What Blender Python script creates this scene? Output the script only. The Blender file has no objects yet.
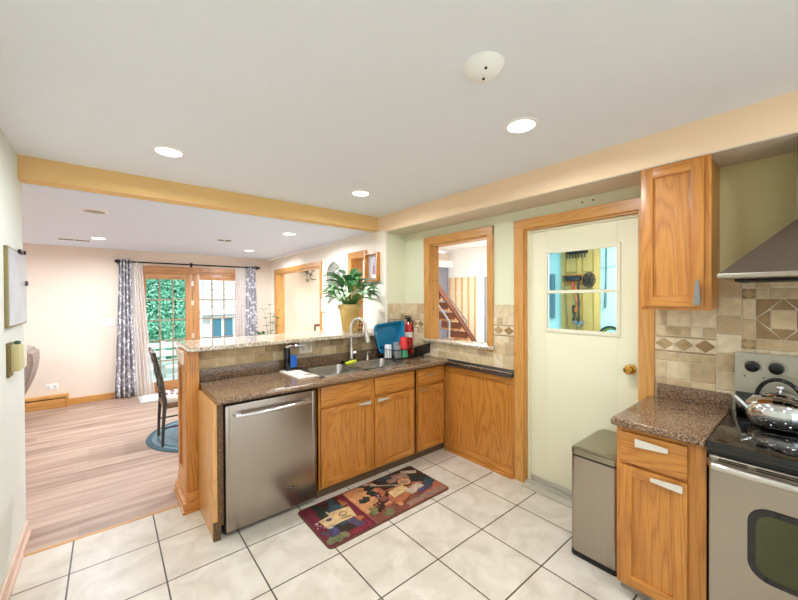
import bpy, bmesh, math, random
from mathutils import Vector, Matrix
random.seed(7)
C = bpy.context.scene.collection
SC = bpy.context.scene
PI = math.pi
# ------------------------------------------------------------------ camera
cam = bpy.data.cameras.new('camera'); camo = bpy.data.objects.new('camera', cam); C.objects.link(camo)
cam.sensor_width = 36; cam.lens = 352.0/798*36; cam.clip_start = .02
YAW, PITCH, ROLL = math.radians(39.63), math.radians(-.408), math.radians(-.286)
fw = Vector((math.sin(YAW)*math.cos(PITCH), math.cos(YAW)*math.cos(PITCH), math.sin(PITCH)))
rt = Vector((math.cos(YAW), -math.sin(YAW), 0)); up = rt.cross(fw)
rt2 = rt*math.cos(ROLL)+up*math.sin(ROLL); up2 = -rt*math.sin(ROLL)+up*math.cos(ROLL)
camo.matrix_world = Matrix(((rt2.x, up2.x, -fw.x, -2.34), (rt2.y, up2.y, -fw.y, -2.299), (rt2.z, up2.z, -fw.z, 1.5565), (0, 0, 0, 1)))
SC.camera = camo
# ------------------------------------------------------------------ world, sun, exposure
SC.view_settings.view_transform = 'Standard'; SC.view_settings.look = 'None'
SC.view_settings.gamma = 1; SC.view_settings.use_curve_mapping = False
SC.view_settings.exposure = 0.33
SC.cycles.max_bounces = 10; SC.cycles.diffuse_bounces = 6; SC.cycles.glossy_bounces = 5
SC.cycles.transparent_max_bounces = 16; SC.cycles.sample_clamp_indirect = 6; SC.cycles.caustics_reflective = False; SC.cycles.caustics_refractive = False
W = bpy.data.worlds.new('world'); SC.world = W; W.use_nodes = True
W.node_tree.nodes['Background'].inputs[0].default_value = (.84, .92, 1, 1)
W.node_tree.nodes['Background'].inputs[1].default_value = 1.9
def lamp(name, kind, loc, energy, size=.15, col=(1, 1, 1), rot=(0, 0, 0), **k):
    l = bpy.data.lights.new(name, kind); o = bpy.data.objects.new(name, l); C.objects.link(o)
    o.location = loc; o.rotation_euler = rot; l.energy = energy; l.color = col
    if kind == 'AREA':
        l.shape = k.get('shape', 'DISK'); l.size = size
        if 'size_y' in k: l.size_y = k['size_y']
        if 'spread' in k: l.spread = k['spread']
    return o
sun = lamp('sun', 'SUN', (0, 0, 10), 3.8, col=(1, .98, .95), rot=(math.radians(38), math.radians(-22), 0)); sun.data.angle = .05
KL = 10     # kitchen downlights
DL = 30     # dining downlights
COOL = (.84, .92, 1)
WARM = (.92, .965, 1)

# ------------------------------------------------------------------ helpers
def lin(v):
    v /= 255
    return v/12.92 if v <= .04045 else ((v+.055)/1.055)**2.4
def H(h): return (lin(int(h[0:2], 16)), lin(int(h[2:4], 16)), lin(int(h[4:6], 16)), 1)
MATS = {}
def mat(name, col='808080', rough=.5, metal=0, bump=0, bscale=40, noise=0, nscale=8, nstretch=(1, 1, 1), col2=None, coat=0, trans=0, ior=1.45, emit=0, alpha=1, spec=.5, sheen=0):
    if name in MATS: return MATS[name]
    m = bpy.data.materials.new(name); m.use_nodes = True; nt = m.node_tree; b = nt.nodes['Principled BSDF']
    c = H(col); b.inputs['Base Color'].default_value = c; b.inputs['Roughness'].default_value = rough
    b.inputs['Metallic'].default_value = metal; b.inputs['Coat Weight'].default_value = coat; b.inputs['Coat Roughness'].default_value = .08
    b.inputs['Transmission Weight'].default_value = trans; b.inputs['IOR'].default_value = ior; b.inputs['Alpha'].default_value = alpha
    b.inputs['Specular IOR Level'].default_value = spec
    if emit: b.inputs['Emission Color'].default_value = c; b.inputs['Emission Strength'].default_value = emit
    tc = nt.nodes.new('ShaderNodeTexCoord'); mp = nt.nodes.new('ShaderNodeMapping'); mp.inputs['Scale'].default_value = nstretch
    nt.links.new(tc.outputs['Object'], mp.inputs[0])
    n = nt.nodes.new('ShaderNodeTexNoise'); n.inputs['Scale'].default_value = nscale; n.inputs['Detail'].default_value = 4
    nt.links.new(mp.outputs[0], n.inputs['Vector'])
    r = nt.nodes.new('ShaderNodeValToRGB'); r.color_ramp.elements[0].position = .3; r.color_ramp.elements[1].position = .7
    if col2: e0, e1 = H(col2), c
    else:
        k = noise if noise else .006
        e0 = tuple(x*(1-k) for x in c[:3])+(1,); e1 = tuple(min(1, x*(1+k)) for x in c[:3])+(1,)
    r.color_ramp.elements[0].color = e0; r.color_ramp.elements[1].color = e1
    nt.links.new(n.outputs['Fac'], r.inputs[0]); nt.links.new(r.outputs[0], b.inputs['Base Color'])
    if bump:
        n2 = nt.nodes.new('ShaderNodeTexNoise'); n2.inputs['Scale'].default_value = bscale; n2.inputs['Detail'].default_value = 3
        nt.links.new(mp.outputs[0], n2.inputs['Vector'])
        bp = nt.nodes.new('ShaderNodeBump'); bp.inputs['Strength'].default_value = bump; bp.inputs['Distance'].default_value = .004
        nt.links.new(n2.outputs['Fac'], bp.inputs['Height']); nt.links.new(bp.outputs[0], b.inputs['Normal'])
    MATS[name] = m; return m
def oak(name, axis, light='C8883C', mid='B16C26', dark='854A16', rough=.38):
    m = bpy.data.materials.new(name); m.use_nodes = True; nt = m.node_tree; b = nt.nodes['Principled BSDF']
    L = nt.links.new; N = nt.nodes.new
    tc = N('ShaderNodeTexCoord'); mp = N('ShaderNodeMapping')
    s = [1, 1, 1]; s[axis] = .1; mp.inputs['Scale'].default_value = s; L(tc.outputs['Object'], mp.inputs[0])
    n = N('ShaderNodeTexNoise'); n.inputs['Scale'].default_value = 7; n.inputs['Detail'].default_value = 1.5; n.inputs['Distortion'].default_value = .35; L(mp.outputs[0], n.inputs['Vector'])
    mul = N('ShaderNodeMath'); mul.operation = 'MULTIPLY'; mul.inputs[1].default_value = 26; L(n.outputs['Fac'], mul.inputs[0])
    fr = N('ShaderNodeMath'); fr.operation = 'PINGPONG'; fr.inputs[1].default_value = 1; L(mul.outputs[0], fr.inputs[0])
    r = N('ShaderNodeValToRGB'); e = r.color_ramp.elements
    e[0].position = 0; e[0].color = H(dark); e[1].position = 1; e[1].color = H(light); x = e.new(.28); x.color = H(mid); x = e.new(.7); x.color = H(light)
    L(fr.outputs[0], r.inputs[0])
    mp2 = N('ShaderNodeMapping'); s2 = [1, 1, 1]; s2[axis] = .03; mp2.inputs['Scale'].default_value = s2; L(tc.outputs['Object'], mp2.inputs[0])
    n2 = N('ShaderNodeTexNoise'); n2.inputs['Scale'].default_value = 220; n2.inputs['Detail'].default_value = 3; L(mp2.outputs[0], n2.inputs['Vector'])
    r2 = N('ShaderNodeValToRGB'); r2.color_ramp.elements[0].position = .35; r2.color_ramp.elements[0].color = H(mid); r2.color_ramp.elements[1].position = .55; r2.color_ramp.elements[1].color = H(light)
    L(n2.outputs['Fac'], r2.inputs[0])
    mx = N('ShaderNodeMix'); mx.data_type = 'RGBA'; mx.inputs[0].default_value = .6; L(r.outputs[0], mx.inputs[6]); L(r2.outputs[0], mx.inputs[7])
    L(mx.outputs[2], b.inputs['Base Color']); b.inputs['Roughness'].default_value = rough; b.inputs['Coat Weight'].default_value = .25; b.inputs['Coat Roughness'].default_value = .25
    bp = N('ShaderNodeBump'); bp.inputs['Strength'].default_value = .15; bp.inputs['Distance'].default_value = .001; L(n2.outputs['Fac'], bp.inputs['Height']); L(bp.outputs[0], b.inputs['Normal'])
    return m
OX, OY, OZ = oak('oak_grain_x', 0), oak('oak_grain_y', 1), oak('oak_grain_z', 2)
TX, TY, TZ = [oak('oak_trim_%s' % 'xyz'[i], i, 'D09850', 'C28640', 'A06A2C') for i in range(3)]
BZ, BX = oak('oak_band_z', 2, 'B98350', 'A06C3A', '7A4E2A'), oak('oak_band_x', 0, 'B98350', 'A06C3A', '7A4E2A')
def speckle(name, cols, scale=160, rough=.12):
    m = bpy.data.materials.new(name); m.use_nodes = True; nt = m.node_tree; b = nt.nodes['Principled BSDF']; L = nt.links.new; N = nt.nodes.new
    tc = N('ShaderNodeTexCoord'); v = N('ShaderNodeTexVoronoi'); v.inputs['Scale'].default_value = scale; L(tc.outputs['Object'], v.inputs['Vector'])
    bw = N('ShaderNodeSeparateColor'); L(v.outputs['Color'], bw.inputs[0])
    n = N('ShaderNodeTexNoise'); n.inputs['Scale'].default_value = scale*.35; n.inputs['Detail'].default_value = 3; L(tc.outputs['Object'], n.inputs['Vector'])
    mx = N('ShaderNodeMix'); mx.inputs[0].default_value = .5; L(bw.outputs[0], mx.inputs[2]); L(n.outputs['Fac'], mx.inputs[3])
    r = N('ShaderNodeValToRGB'); e = r.color_ramp.elements
    e[0].position = .28; e[0].color = H(cols[0]); e[1].position = .72; e[1].color = H(cols[-1])
    for i, c in enumerate(cols[1:-1]): x = e.new(.28+.44*(i+1)/(len(cols)-1)); x.color = H(c)
    L(mx.outputs[0], r.inputs[0]); L(r.outputs[0], b.inputs['Base Color']); b.inputs['Roughness'].default_value = rough
    return m
GRAN = speckle('brown_granite', ['3A2A1E', '6A4F3A', '866A50', 'AE9074'], 290, .15)
GRANB = speckle('bar_granite', ['74604A', 'B09C80', 'D6C8B0', 'EEE6D8'], 190, .08)
def brushed(name, col, axis, rough=.28, dark=.85):
    m = bpy.data.materials.new(name); m.use_nodes = True; nt = m.node_tree; b = nt.nodes['Principled BSDF']; L = nt.links.new; N = nt.nodes.new
    tc = N('ShaderNodeTexCoord'); mp = N('ShaderNodeMapping'); s = [1, 1, 1]; s[axis] = .01; mp.inputs['Scale'].default_value = s; L(tc.outputs['Object'], mp.inputs[0])
    n = N('ShaderNodeTexNoise'); n.inputs['Scale'].default_value = 300; n.inputs['Detail'].default_value = 2; L(mp.outputs[0], n.inputs['Vector'])
    c = H(col); r = N('ShaderNodeValToRGB'); r.color_ramp.elements[0].color = tuple(x*dark for x in c[:3])+(1,); r.color_ramp.elements[1].color = c
    L(n.outputs['Fac'], r.inputs[0]); L(r.outputs[0], b.inputs['Base Color']); b.inputs['Metallic'].default_value = 1; b.inputs['Roughness'].default_value = rough
    return m
STEEL = brushed('brushed_steel_vertical', 'AEA295', 2, .26); STEELH = brushed('brushed_steel_horizontal', 'CBC6BC', 0, .28); STEELY = brushed('brushed_steel_y', 'B4AA9C', 1, .3)
CHROME = mat('chrome', 'DADADA', .08, 1); SIL = mat('pale_satin_handle', 'E2DED6', .3, .55)
NICKEL = mat('satin_nickel', 'CFCBC2', .28, 1); BRASS = mat('polished_brass', 'C89A4A', .18, 1)
BLACK = mat('black_plastic', '111111', .35); BLACKG = mat('black_glass', '060606', .06, coat=.5); WHITE = mat('white_plastic', 'F2F0EA', .35)
IRON = mat('dark_iron', '2A2826', .4, .6)
GLASS = mat('window_glass', 'FFFFFF', 0, trans=1, ior=1.02)
CLEAR = mat('clear_tumbler_glass', 'F4FAFA', .02, trans=1, ior=1.3)

def nb(): return bmesh.new()
def _mi(bm, before, mi):
    if mi:
        for f in bm.faces:
            if f not in before: f.material_index = mi
def box(bm, x0, x1, y0, y1, z0, z1, bev=0, mi=0, seg=2):
    t = bmesh.new(); bmesh.ops.create_cube(t, size=1)
    for v in t.verts: v.co = Vector(((x0+x1)/2+v.co.x*(x1-x0), (y0+y1)/2+v.co.y*(y1-y0), (z0+z1)/2+v.co.z*(z1-z0)))
    if bev:
        bmesh.ops.recalc_face_normals(t, faces=t.faces); bmesh.ops.bevel(t, geom=list(t.edges), offset=bev, segments=seg, profile=.6, affect='EDGES')
    merge(bm, t, mi)
def merge(bm, t, mi=0, M=None):
    if M: bmesh.ops.transform(t, matrix=M, verts=t.verts)
    if mi:
        for f in t.faces: f.material_index = mi
    me = bpy.data.meshes.new('t'); t.to_mesh(me); t.free(); bm.from_mesh(me); bpy.data.meshes.remove(me)
def tube(bm, pts, r, seg=10, mi=0, closed=False):
    pts = [Vector(p) for p in pts]; n = len(pts); R = r if isinstance(r, (list, tuple)) else [r]*n
    t = bmesh.new(); rings = []; prev = None
    for i, p in enumerate(pts):
        a = pts[(i-1) % n] if (i or closed) else p; b = pts[(i+1) % n] if (i < n-1 or closed) else p
        d = (b-a).normalized()
        if prev is None:
            u = Vector((0, 0, 1)).cross(d)
            if u.length < .1: u = Vector((1, 0, 0)).cross(d)
        else: u = prev - d*prev.dot(d)
        u.normalize(); prev = u; w = d.cross(u)
        rings.append([t.verts.new(p+(u*math.cos(2*PI*k/seg)+w*math.sin(2*PI*k/seg))*R[i]) for k in range(seg)])
    for i in range(n if closed else n-1):
        A, B_ = rings[i], rings[(i+1) % n]
        for k in range(seg): t.faces.new((A[k], A[(k+1) % seg], B_[(k+1) % seg], B_[k]))
    if not closed: t.faces.new(rings[0][::-1]); t.faces.new(rings[-1])
    merge(bm, t, mi)
def cyl(bm, p0, p1, r0, r1=None, seg=24, mi=0): tube(bm, [p0, p1], [r0, r0 if r1 is None else r1], seg, mi)
def lathe(bm, prof, c=(0, 0, 0), seg=32, mi=0, axis='z', M=None):
    t = bmesh.new(); rings = []
    for r, z in prof:
        if r < 1e-5: rings.append([t.verts.new((0, 0, z))])
        else: rings.append([t.verts.new((r*math.cos(2*PI*k/seg), r*math.sin(2*PI*k/seg), z)) for k in range(seg)])
    for A, B_ in zip(rings, rings[1:]):
        for k in range(seg):
            k2 = (k+1) % seg
            if len(A) == 1 and len(B_) > 1: t.faces.new((A[0], B_[k2], B_[k]))
            elif len(B_) == 1 and len(A) > 1: t.faces.new((A[k], A[k2], B_[0]))
            elif len(A) > 1: t.faces.new((A[k], A[k2], B_[k2], B_[k]))
    Mx = Matrix.Translation(Vector(c)) @ (M if M else Matrix())
    if axis == 'x': Mx = Matrix.Translation(Vector(c)) @ Matrix.Rotation(-PI/2, 4, 'Y')   # local z -> -x
    if axis == 'y': Mx = Matrix.Translation(Vector(c)) @ Matrix.Rotation(PI/2, 4, 'X')    # local z -> -y
    merge(bm, t, mi, Mx)
def prism(bm, pts, a0, a1, axis='z', bev=0, mi=0):
    """pts 2D polygon in the plane normal to axis (x:(y,z), y:(x,z), z:(x,y)), from a0 to a1"""
    t = bmesh.new()
    def v3(p, a): return {'x': (a, p[0], p[1]), 'y': (p[0], a, p[1]), 'z': (p[0], p[1], a)}[axis]
    A = [t.verts.new(v3(p, a0)) for p in pts]; B_ = [t.verts.new(v3(p, a1)) for p in pts]; n = len(pts)
    t.faces.new(A); t.faces.new(B_[::-1])
    for i in range(n): t.faces.new((A[i], B_[i], B_[(i+1) % n], A[(i+1) % n]))
    bmesh.ops.recalc_face_normals(t, faces=t.faces)
    if bev: bmesh.ops.bevel(t, geom=list(t.edges), offset=bev, segments=2, affect='EDGES')
    merge(bm, t, mi)
def ball(bm, c, r, mi=0, seg=16, s=(1, 1, 1)):
    t = bmesh.new(); bmesh.ops.create_uvsphere(t, u_segments=seg, v_segments=max(6, seg//2), radius=r)
    merge(bm, t, mi, Matrix.Translation(Vector(c)) @ Matrix.Diagonal((s[0], s[1], s[2], 1)))
def thing(name, label, cat, loc=(0, 0, 0), group=None):
    o = bpy.data.objects.new(name, None); C.objects.link(o); o.location = loc; o.empty_display_size = .1
    o['label'] = label; o['category'] = cat
    if group: o['group'] = group
    return o
ROOTLOC = {}
def wloc(o):
    p = Vector(o.location)
    return p + (wloc(o.parent) if o.parent else Vector())
def obj(name, bm, mats, parent=None, label=None, at=None, smooth=True, kind=None):
    if not isinstance(mats, (list, tuple)): mats = [mats]
    bmesh.ops.recalc_face_normals(bm, faces=bm.faces)
    org = Vector(at) if at else (wloc(parent) if parent else Vector())
    bmesh.ops.translate(bm, vec=-org, verts=bm.verts)
    me = bpy.data.meshes.new(name); bm.to_mesh(me); bm.free()
    for m in mats: me.materials.append(m)
    if smooth: me.shade_smooth(); me.set_sharp_from_angle(angle=math.radians(38))
    o = bpy.data.objects.new(name, me); C.objects.link(o)
    if parent: o.parent = parent; o.location = org - wloc(parent)
    else: o.location = org
    if label: o['label'] = label
    if kind: o['kind'] = kind
    return o
def one(name, bm, mats, label, cat, at=None, group=None, kind=None):
    o = obj(name, bm, mats, None, label, at, kind=kind); o['category'] = cat
    if group: o['group'] = group
    return o
def struct(name, bm, mats, parent=None): return obj(name, bm, mats, parent, kind=None if parent else 'structure', smooth=False)
def copy_tree(o, loc=None, parent=None):
    c = o.copy(); C.objects.link(c); c.parent = parent
    if loc is not None: c.location = loc
    for ch in [x for x in bpy.data.objects if x.parent == o]: copy_tree(ch, None, c)
    return c

# ------------------------------------------------------------------ paint
P_CEIL = mat('ceiling_paint', 'E9EDF4', .9); P_CEILD = mat('dining_ceiling_paint', 'E2EDFF', .9)
P_BEAM = mat('beam_paint', 'E6C083', .8); P_BEAM_LIT = mat('beam_paint_lit', 'F4D8B4', .8); P_SOFFB = mat('soffit_underside_paint', 'D6C8B4', .8)  # soffit face is the beam paint with brighter light put into its colour
P_GREEN = mat('green_wall_paint', 'E0E0C4', .75); P_GREEN_SHADED = mat('green_paint_shaded', 'DACE98', .75)  # range wall is the green paint, warm light and soffit shadow painted in
P_BEIGE = mat('beige_wall_paint', 'E6D6C6', .85); P_CREAM = mat('cream_wall_paint', 'F2EADC', .8); P_LEFT = mat('left_wall_paint', 'DADFD8', .75)
P_WHITE = mat('white_wall_paint', 'F4F4F2', .8); P_GREY = mat('grey_blue_wall_paint', '8E919C', .8); P_GAR = mat('garage_wall_paint', 'B4DCE6', .8)

# ------------------------------------------------------------------ floors
def floor_tile():
    m = bpy.data.materials.new('cream_floor_tile'); m.use_nodes = True; nt = m.node_tree; b = nt.nodes['Principled BSDF']; L = nt.links.new; N = nt.nodes.new
    tc = N('ShaderNodeTexCoord'); br = N('ShaderNodeTexBrick'); br.offset = 0; br.squash = 1
    br.inputs['Scale'].default_value = 1; br.inputs['Brick Width'].default_value = .42; br.inputs['Row Height'].default_value = .42
    br.inputs['Mortar Size'].default_value = .0042; br.inputs['Mortar Smooth'].default_value = .1; br.inputs['Mortar'].default_value = H('4A4038')
    L(tc.outputs['Object'], br.inputs['Vector'])
    n = N('ShaderNodeTexNoise'); n.inputs['Scale'].default_value = 5; n.inputs['Detail'].default_value = 6; n.inputs['Roughness'].default_value = .6; n.inputs['Distortion'].default_value = .8; L(tc.outputs['Object'], n.inputs['Vector'])
    r = N('ShaderNodeValToRGB'); r.color_ramp.elements[0].position = .3; r.color_ramp.elements[0].color = H('C2B7A6'); r.color_ramp.elements[1].position = .62; r.color_ramp.elements[1].color = H('D8D0C2')
    L(n.outputs['Fac'], r.inputs[0]); L(r.outputs[0], br.inputs['Color1']); L(r.outputs[0], br.inputs['Color2'])
    L(br.outputs['Color'], b.inputs['Base Color']); b.inputs['Roughness'].default_value = .33
    bp = N('ShaderNodeBump'); bp.inputs['Strength'].default_value = .6; bp.inputs['Distance'].default_value = .003; bp.invert = True; L(br.outputs['Fac'], bp.inputs['Height']); L(bp.outputs[0], b.inputs['Normal'])
    return m
def laminate():
    m = bpy.data.materials.new('grey_oak_laminate'); m.use_nodes = True; nt = m.node_tree; b = nt.nodes['Principled BSDF']; L = nt.links.new; N = nt.nodes.new
    tc = N('ShaderNodeTexCoord'); br = N('ShaderNodeTexBrick'); br.offset = .37
    br.inputs['Scale'].default_value = 1; br.inputs['Brick Width'].default_value = 1.25; br.inputs['Row Height'].default_value = .16
    br.inputs['Mortar Size'].default_value = .0012; br.inputs['Mortar'].default_value = H('9A8070'); br.inputs['Color1'].default_value = (.25, .25, .25, 1); br.inputs['Color2'].default_value = (.75, .75, .75, 1)
    L(tc.outputs['Object'], br.inputs['Vector'])
    mp = N('ShaderNodeMapping'); mp.inputs['Scale'].default_value = (.12, 1.6, 1); L(tc.outputs['Object'], mp.inputs[0])
    n = N('ShaderNodeTexNoise'); n.inputs['Scale'].default_value = 9; n.inputs['Detail'].default_value = 6; n.inputs['Distortion'].default_value = .5; L(mp.outputs[0], n.inputs['Vector'])
    s = N('ShaderNodeSeparateColor'); L(br.outputs['Color'], s.inputs[0])
    mx = N('ShaderNodeMix'); mx.inputs[0].default_value = .25; L(n.outputs['Fac'], mx.inputs[2]); L(s.outputs[0], mx.inputs[3])
    r = N('ShaderNodeValToRGB'); e = r.color_ramp.elements; e[0].position = .32; e[0].color = H('846A5A'); e[1].position = .62; e[1].color = H('B89E8C'); x = e.new(.46); x.color = H('A08472')
    L(mx.outputs[0], r.inputs[0]); L(r.outputs[0], b.inputs['Base Color']); b.inputs['Roughness'].default_value = .42
    return m
bm = nb(); box(bm, -2.95, .50, -7.5, .79, -.1, 0); fl = struct('floor_kitchen', bm, floor_tile())
bm = nb(); box(bm, -6.2, .05, .79, 4.95, -.1, -.001); struct('floor_dining', bm, laminate())
bm = nb(); box(bm, .05, 5.9, .79, 4.95, -.1, -.003); box(bm, .5, 5.9, -4.6, .79, -.1, -.003); struct('floor_hall', bm, mat('hall_floor_covering', 'CFC6BA', .7))
bm = nb(); prism(bm, [(-2.77, .78), (.03, .78), (.03, .80), (-2.77, .80)], -.001, .003); struct('trim_1', bm, TX)

# ------------------------------------------------------------------ kitchen shell
WL = -2.77          # left wall face
def wx(y): return .05+.0376*(y-.8)      # dining side wall face
bm = nb(); box(bm, WL-.14, WL, -4.6, 1.09, 0, 2.6); struct('wall_left', bm, P_LEFT)
bm = nb(); box(bm, -2.95, .6, -7.5, 1.0, 2.47, 2.6); struct('ceiling_kitchen', bm, P_CEIL)  # lengthened unseen behind the camera to shut the sun out
bm = nb(); box(bm, -6.35, .2, 1.08, 4.95, 2.335, 2.6); struct('ceiling_dining', bm, P_CEILD)
bm = nb(); box(bm, WL, .05, .945, 1.09, 2.325, 2.47); struct('trim_2', bm, [P_BEAM])
bm = nb(); box(bm, WL-.0, .05, 1.075, 1.1, 2.318, 2.34); struct('trim_3', bm, P_CEILD)
bm = nb(); box(bm, .035, .5, -4.6, .96, 2.29, 2.472); box(bm, .036, .5, -4.6, .82, 2.283, 2.29, mi=1); struct('trim_4', bm, [P_BEAM_LIT, P_SOFFB])
# door wall with the pass-through and the door opening
XW = .345
bm = nb()
box(bm, XW, .47, .42, .82, 0, 2.30)                  # left of pass-through
box(bm, XW, .47, -.335, .42, 0, 1.085); box(bm, XW, .47, -.335, .42, 2.12, 2.30)
box(bm, XW, .47, -.70, -.335, 0, 2.30)
box(bm, XW, .47, -1.54, -.70, 2.12, 2.30)
struct('wall_right', bm, P_GREEN)
bm = nb(); box(bm, XW, .47, -4.6, -1.54, 0, 2.30); struct('wall_range', bm, P_GREEN_SHADED)
# pier at the end of the breakfast bar
bm = nb(); box(bm, .03, .47, .82, .96, 0, 2.30); struct('wall_pier', bm, P_GREEN)
# dining side wall (very slightly skewed), with two openings
def skew(bm, y0, y1, z0, z1, off=0, th=.15, mi=0):
    prism(bm, [(wx(y0)+off, y0), (wx(y1)+off, y1), (wx(y1)+off+th, y1), (wx(y0)+off+th, y0)], z0, z1, 'z', mi=mi)
bm = nb()
skew(bm, .955, 1.19, 0, 2.36); skew(bm, 1.19, 1.56, 2.06, 2.36); skew(bm, 1.56, 2.50, 0, 2.36)
skew(bm, 2.50, 4.48, 2.04, 2.36); skew(bm, 4.48, 4.83, 0, 2.36); box(bm, .028, .06, .80, .96, 0, 2.30)
struct('wall_side', bm, P_CREAM)
# casings of the two openings
bm = nb()
skew(bm, 4.47, 4.56, 0, 2.105, -.018, .018, 0); skew(bm, 2.446, 2.50, 0, 2.105, -.018, .018, 0)
skew(bm, 2.5, 4.47, 2.035, 2.105, -.018, .018, 1)
skew(bm, 4.46, 4.481, 0, 2.04, 0, .15, 0); skew(bm, 2.499, 2.515, 0, 2.04, 0, .15, 0); skew(bm, 2.5, 4.47, 2.02, 2.041, 0, .15, 1)
struct('door_1', bm, [TZ, TY])
bm = nb()
skew(bm, 1.55, 1.64, 0, 2.13, -.018, .018, 0); skew(bm, 1.20, 1.55, 2.05, 2.13, -.018, .018, 1)
skew(bm, 1.535, 1.561, 0, 2.06, 0, .15, 0); skew(bm, 1.19, 1.55, 2.04, 2.061, 0, .15, 1)
struct('door_2', bm, [OZ, OY])
# back wall of dining with the french door opening; continues past the openings
DX0, DX1, DZ = -1.96, -.36, 2.0
bm = nb()
box(bm, -6.2, DX0, 4.79, 4.95, 0, 2.6); box(bm, DX1, 1.9, 4.79, 4.95, 0, 2.9); box(bm, DX0, DX1, 4.79, 4.95, 2.07, 2.6)
struct('wall_back', bm, P_BEIGE)
bm = nb(); box(bm, -6.35, -6.2, .79, 4.95, 0, 2.6); struct('wall_dining_left', bm, P_BEIGE)
bm = nb(); box(bm, -6.2, WL-.14, .96, 1.09, 0, 2.6); struct('wall_dining_front', bm, P_BEIGE)
# baseboards
bm = nb(); box(bm, WL, WL+.014, -4.6, 1.085, 0, .085, .003); box(bm, WL+.012, WL+.028, -4.6, 1.05, 0, .03, .004); struct('baseboard_left', bm, oak('pale_baseboard', 1, 'DCC0AC', 'D0B09A', 'BFA08C'))
bm = nb(); box(bm, -2.79, -1.97, 4.772, 4.79, 0, .095, .004); box(bm, -.3, .17, 4.772, 4.79, 0, .095, .004); struct('baseboard_back', bm, TX)

# ------------------------------------------------------------------ french doors
def french():
    bm = nb()
    box(bm, DX0, DX1, 4.76, 4.80, 2.02, 2.10, .004, 1); box(bm, DX0, DX0+.05, 4.76, 4.92, 0, 2.05, .003); box(bm, DX1-.05, DX1, 4.76, 4.92, 0, 2.05, .003)
    box(bm, DX0+.05, DX1-.05, 4.78, 4.92, 1.985, 2.03, .002, 1)
    box(bm, DX0+.05, DX1-.05, 4.78, 4.95, 0, .03, .002, 1)
    fr = struct('door_3', bm, [BZ, BX])
    for (a, b, g0, g1) in ((DX0+.05, -1.183, -1.85, -1.293), (-1.177, DX1-.05, -1.071, -.47)):
        bm = nb(); z0, z1 = .035, 1.985; gz0, gz1 = .16, 1.885
        box(bm, a, g0, 4.80, 4.845, z0, z1, .003); box(bm, g1, b, 4.80, 4.845, z0, z1, .003)
        box(bm, g0, g1, 4.802, 4.843, gz1, z1, .002, 1); box(bm, g0, g1, 4.802, 4.843, z0, gz0, .002, 1)
        leaf = obj('door_leaf', bm, [BZ, BX], fr)
        bm = nb()
        cols = [g0+(g1-g0)*i/3 for i in (1, 2)]
        rows = [gz0+(gz1-gz0)*i/5 for i in range(1, 5)]
        for c_ in cols: box(bm, c_-.011, c_+.011, 4.808, 4.837, gz0, gz1, .003)
        for r_ in rows: box(bm, g0, g1, 4.810, 4.835, r_-.011, r_+.011, .003)
        obj('muntin_grid', bm, mat('muntin_wood', '94826C', .5), leaf)
        bm = nb(); box(bm, g0, g1, 4.820, 4.824, gz0, gz1); obj('glass_pane', bm, GLASS, leaf)
    for z in (1.82, 1.48, .9, .3):
        bm = nb(); cyl(bm, (-1.185, 4.795, z-.045), (-1.185, 4.795, z+.045), .009, seg=10); box(bm, -1.205, -1.165, 4.795, 4.799, z-.04, z+.04)
        obj('hinge', bm, mat('pale_hinge', 'D8CFC0', .3, .6), fr)
french()

# ------------------------------------------------------------------ outdoors
bm = nb(); box(bm, -8, 5.85, 4.96, 14, -.35, -.2); struct('ground_patio', bm, mat('patio_concrete', 'D9DEDA', .8, noise=.1, nscale=2))
def hedge():
    bm = nb(); cols = 3
    def blob(cx, cy, cz, sx, sy, sz, n):
        for _ in range(n):
            a = random.uniform(0, 2*PI); b = random.uniform(-1, 1); rr = random.uniform(.82, 1)**.5
            d = Vector((math.cos(a)*math.sqrt(1-b*b), math.sin(a)*math.sqrt(1-b*b), b))
            if d.y > .5: continue
            p = Vector((cx+d.x*sx*rr, cy+d.y*sy*rr, cz+d.z*sz*rr)); s = random.uniform(.02, .04)
            n_ = (d+Vector((random.uniform(-.8, .8), random.uniform(-.8, .8), random.uniform(-.8, .8)))).normalized()
            u = n_.orthogonal().normalized(); u.rotate(Matrix.Rotation(random.uniform(0, 6), 3, n_)); w = n_.cross(u)
            f = bm.faces.new([bm.verts.new(p+u*s*1.5), bm.verts.new(p+w*s*.6+n_*s*.2), bm.verts.new(p-u*s*1.5), bm.verts.new(p-w*s*.6+n_*s*.2)])
            f.material_index = random.choice((0, 0, 1, 1, 2))
    for (cx, cz, sx, sz) in ((-2.6, 1.1, .9, 1.5), (-1.7, 1.2, .8, 1.6), (-.95, 1.25, .6, 1.5), (-1.3, 2.3, .9, 1.0), (-2.3, 2.4, 1.0, .9), (-3.4, 1.3, .9, 1.6)):
        blob(cx, 9.3, cz, sx, .7, sz, 6500)
    return bm
LG = [mat('leaf_mint', '74BFA0', .5), mat('leaf_mid', '4E9E80', .5), mat('leaf_pale', 'A8DCC4', .5)]
o = one('hedge', hedge(), LG, 'tall leafy green hedge seen through the left glass door', 'hedge', kind='stuff')
bm = nb()
for i in range(8):
    cx = -3.6+i*.42; box(bm, cx-.35, cx+.35, 9.4, 9.7, -.2, 2.3+.25*math.sin(i*2.1), .12)
obj('hedge_core', bm, mat('hedge_core_green', '4FA081', .9), o)  # plain green block behind the leaves
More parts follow.
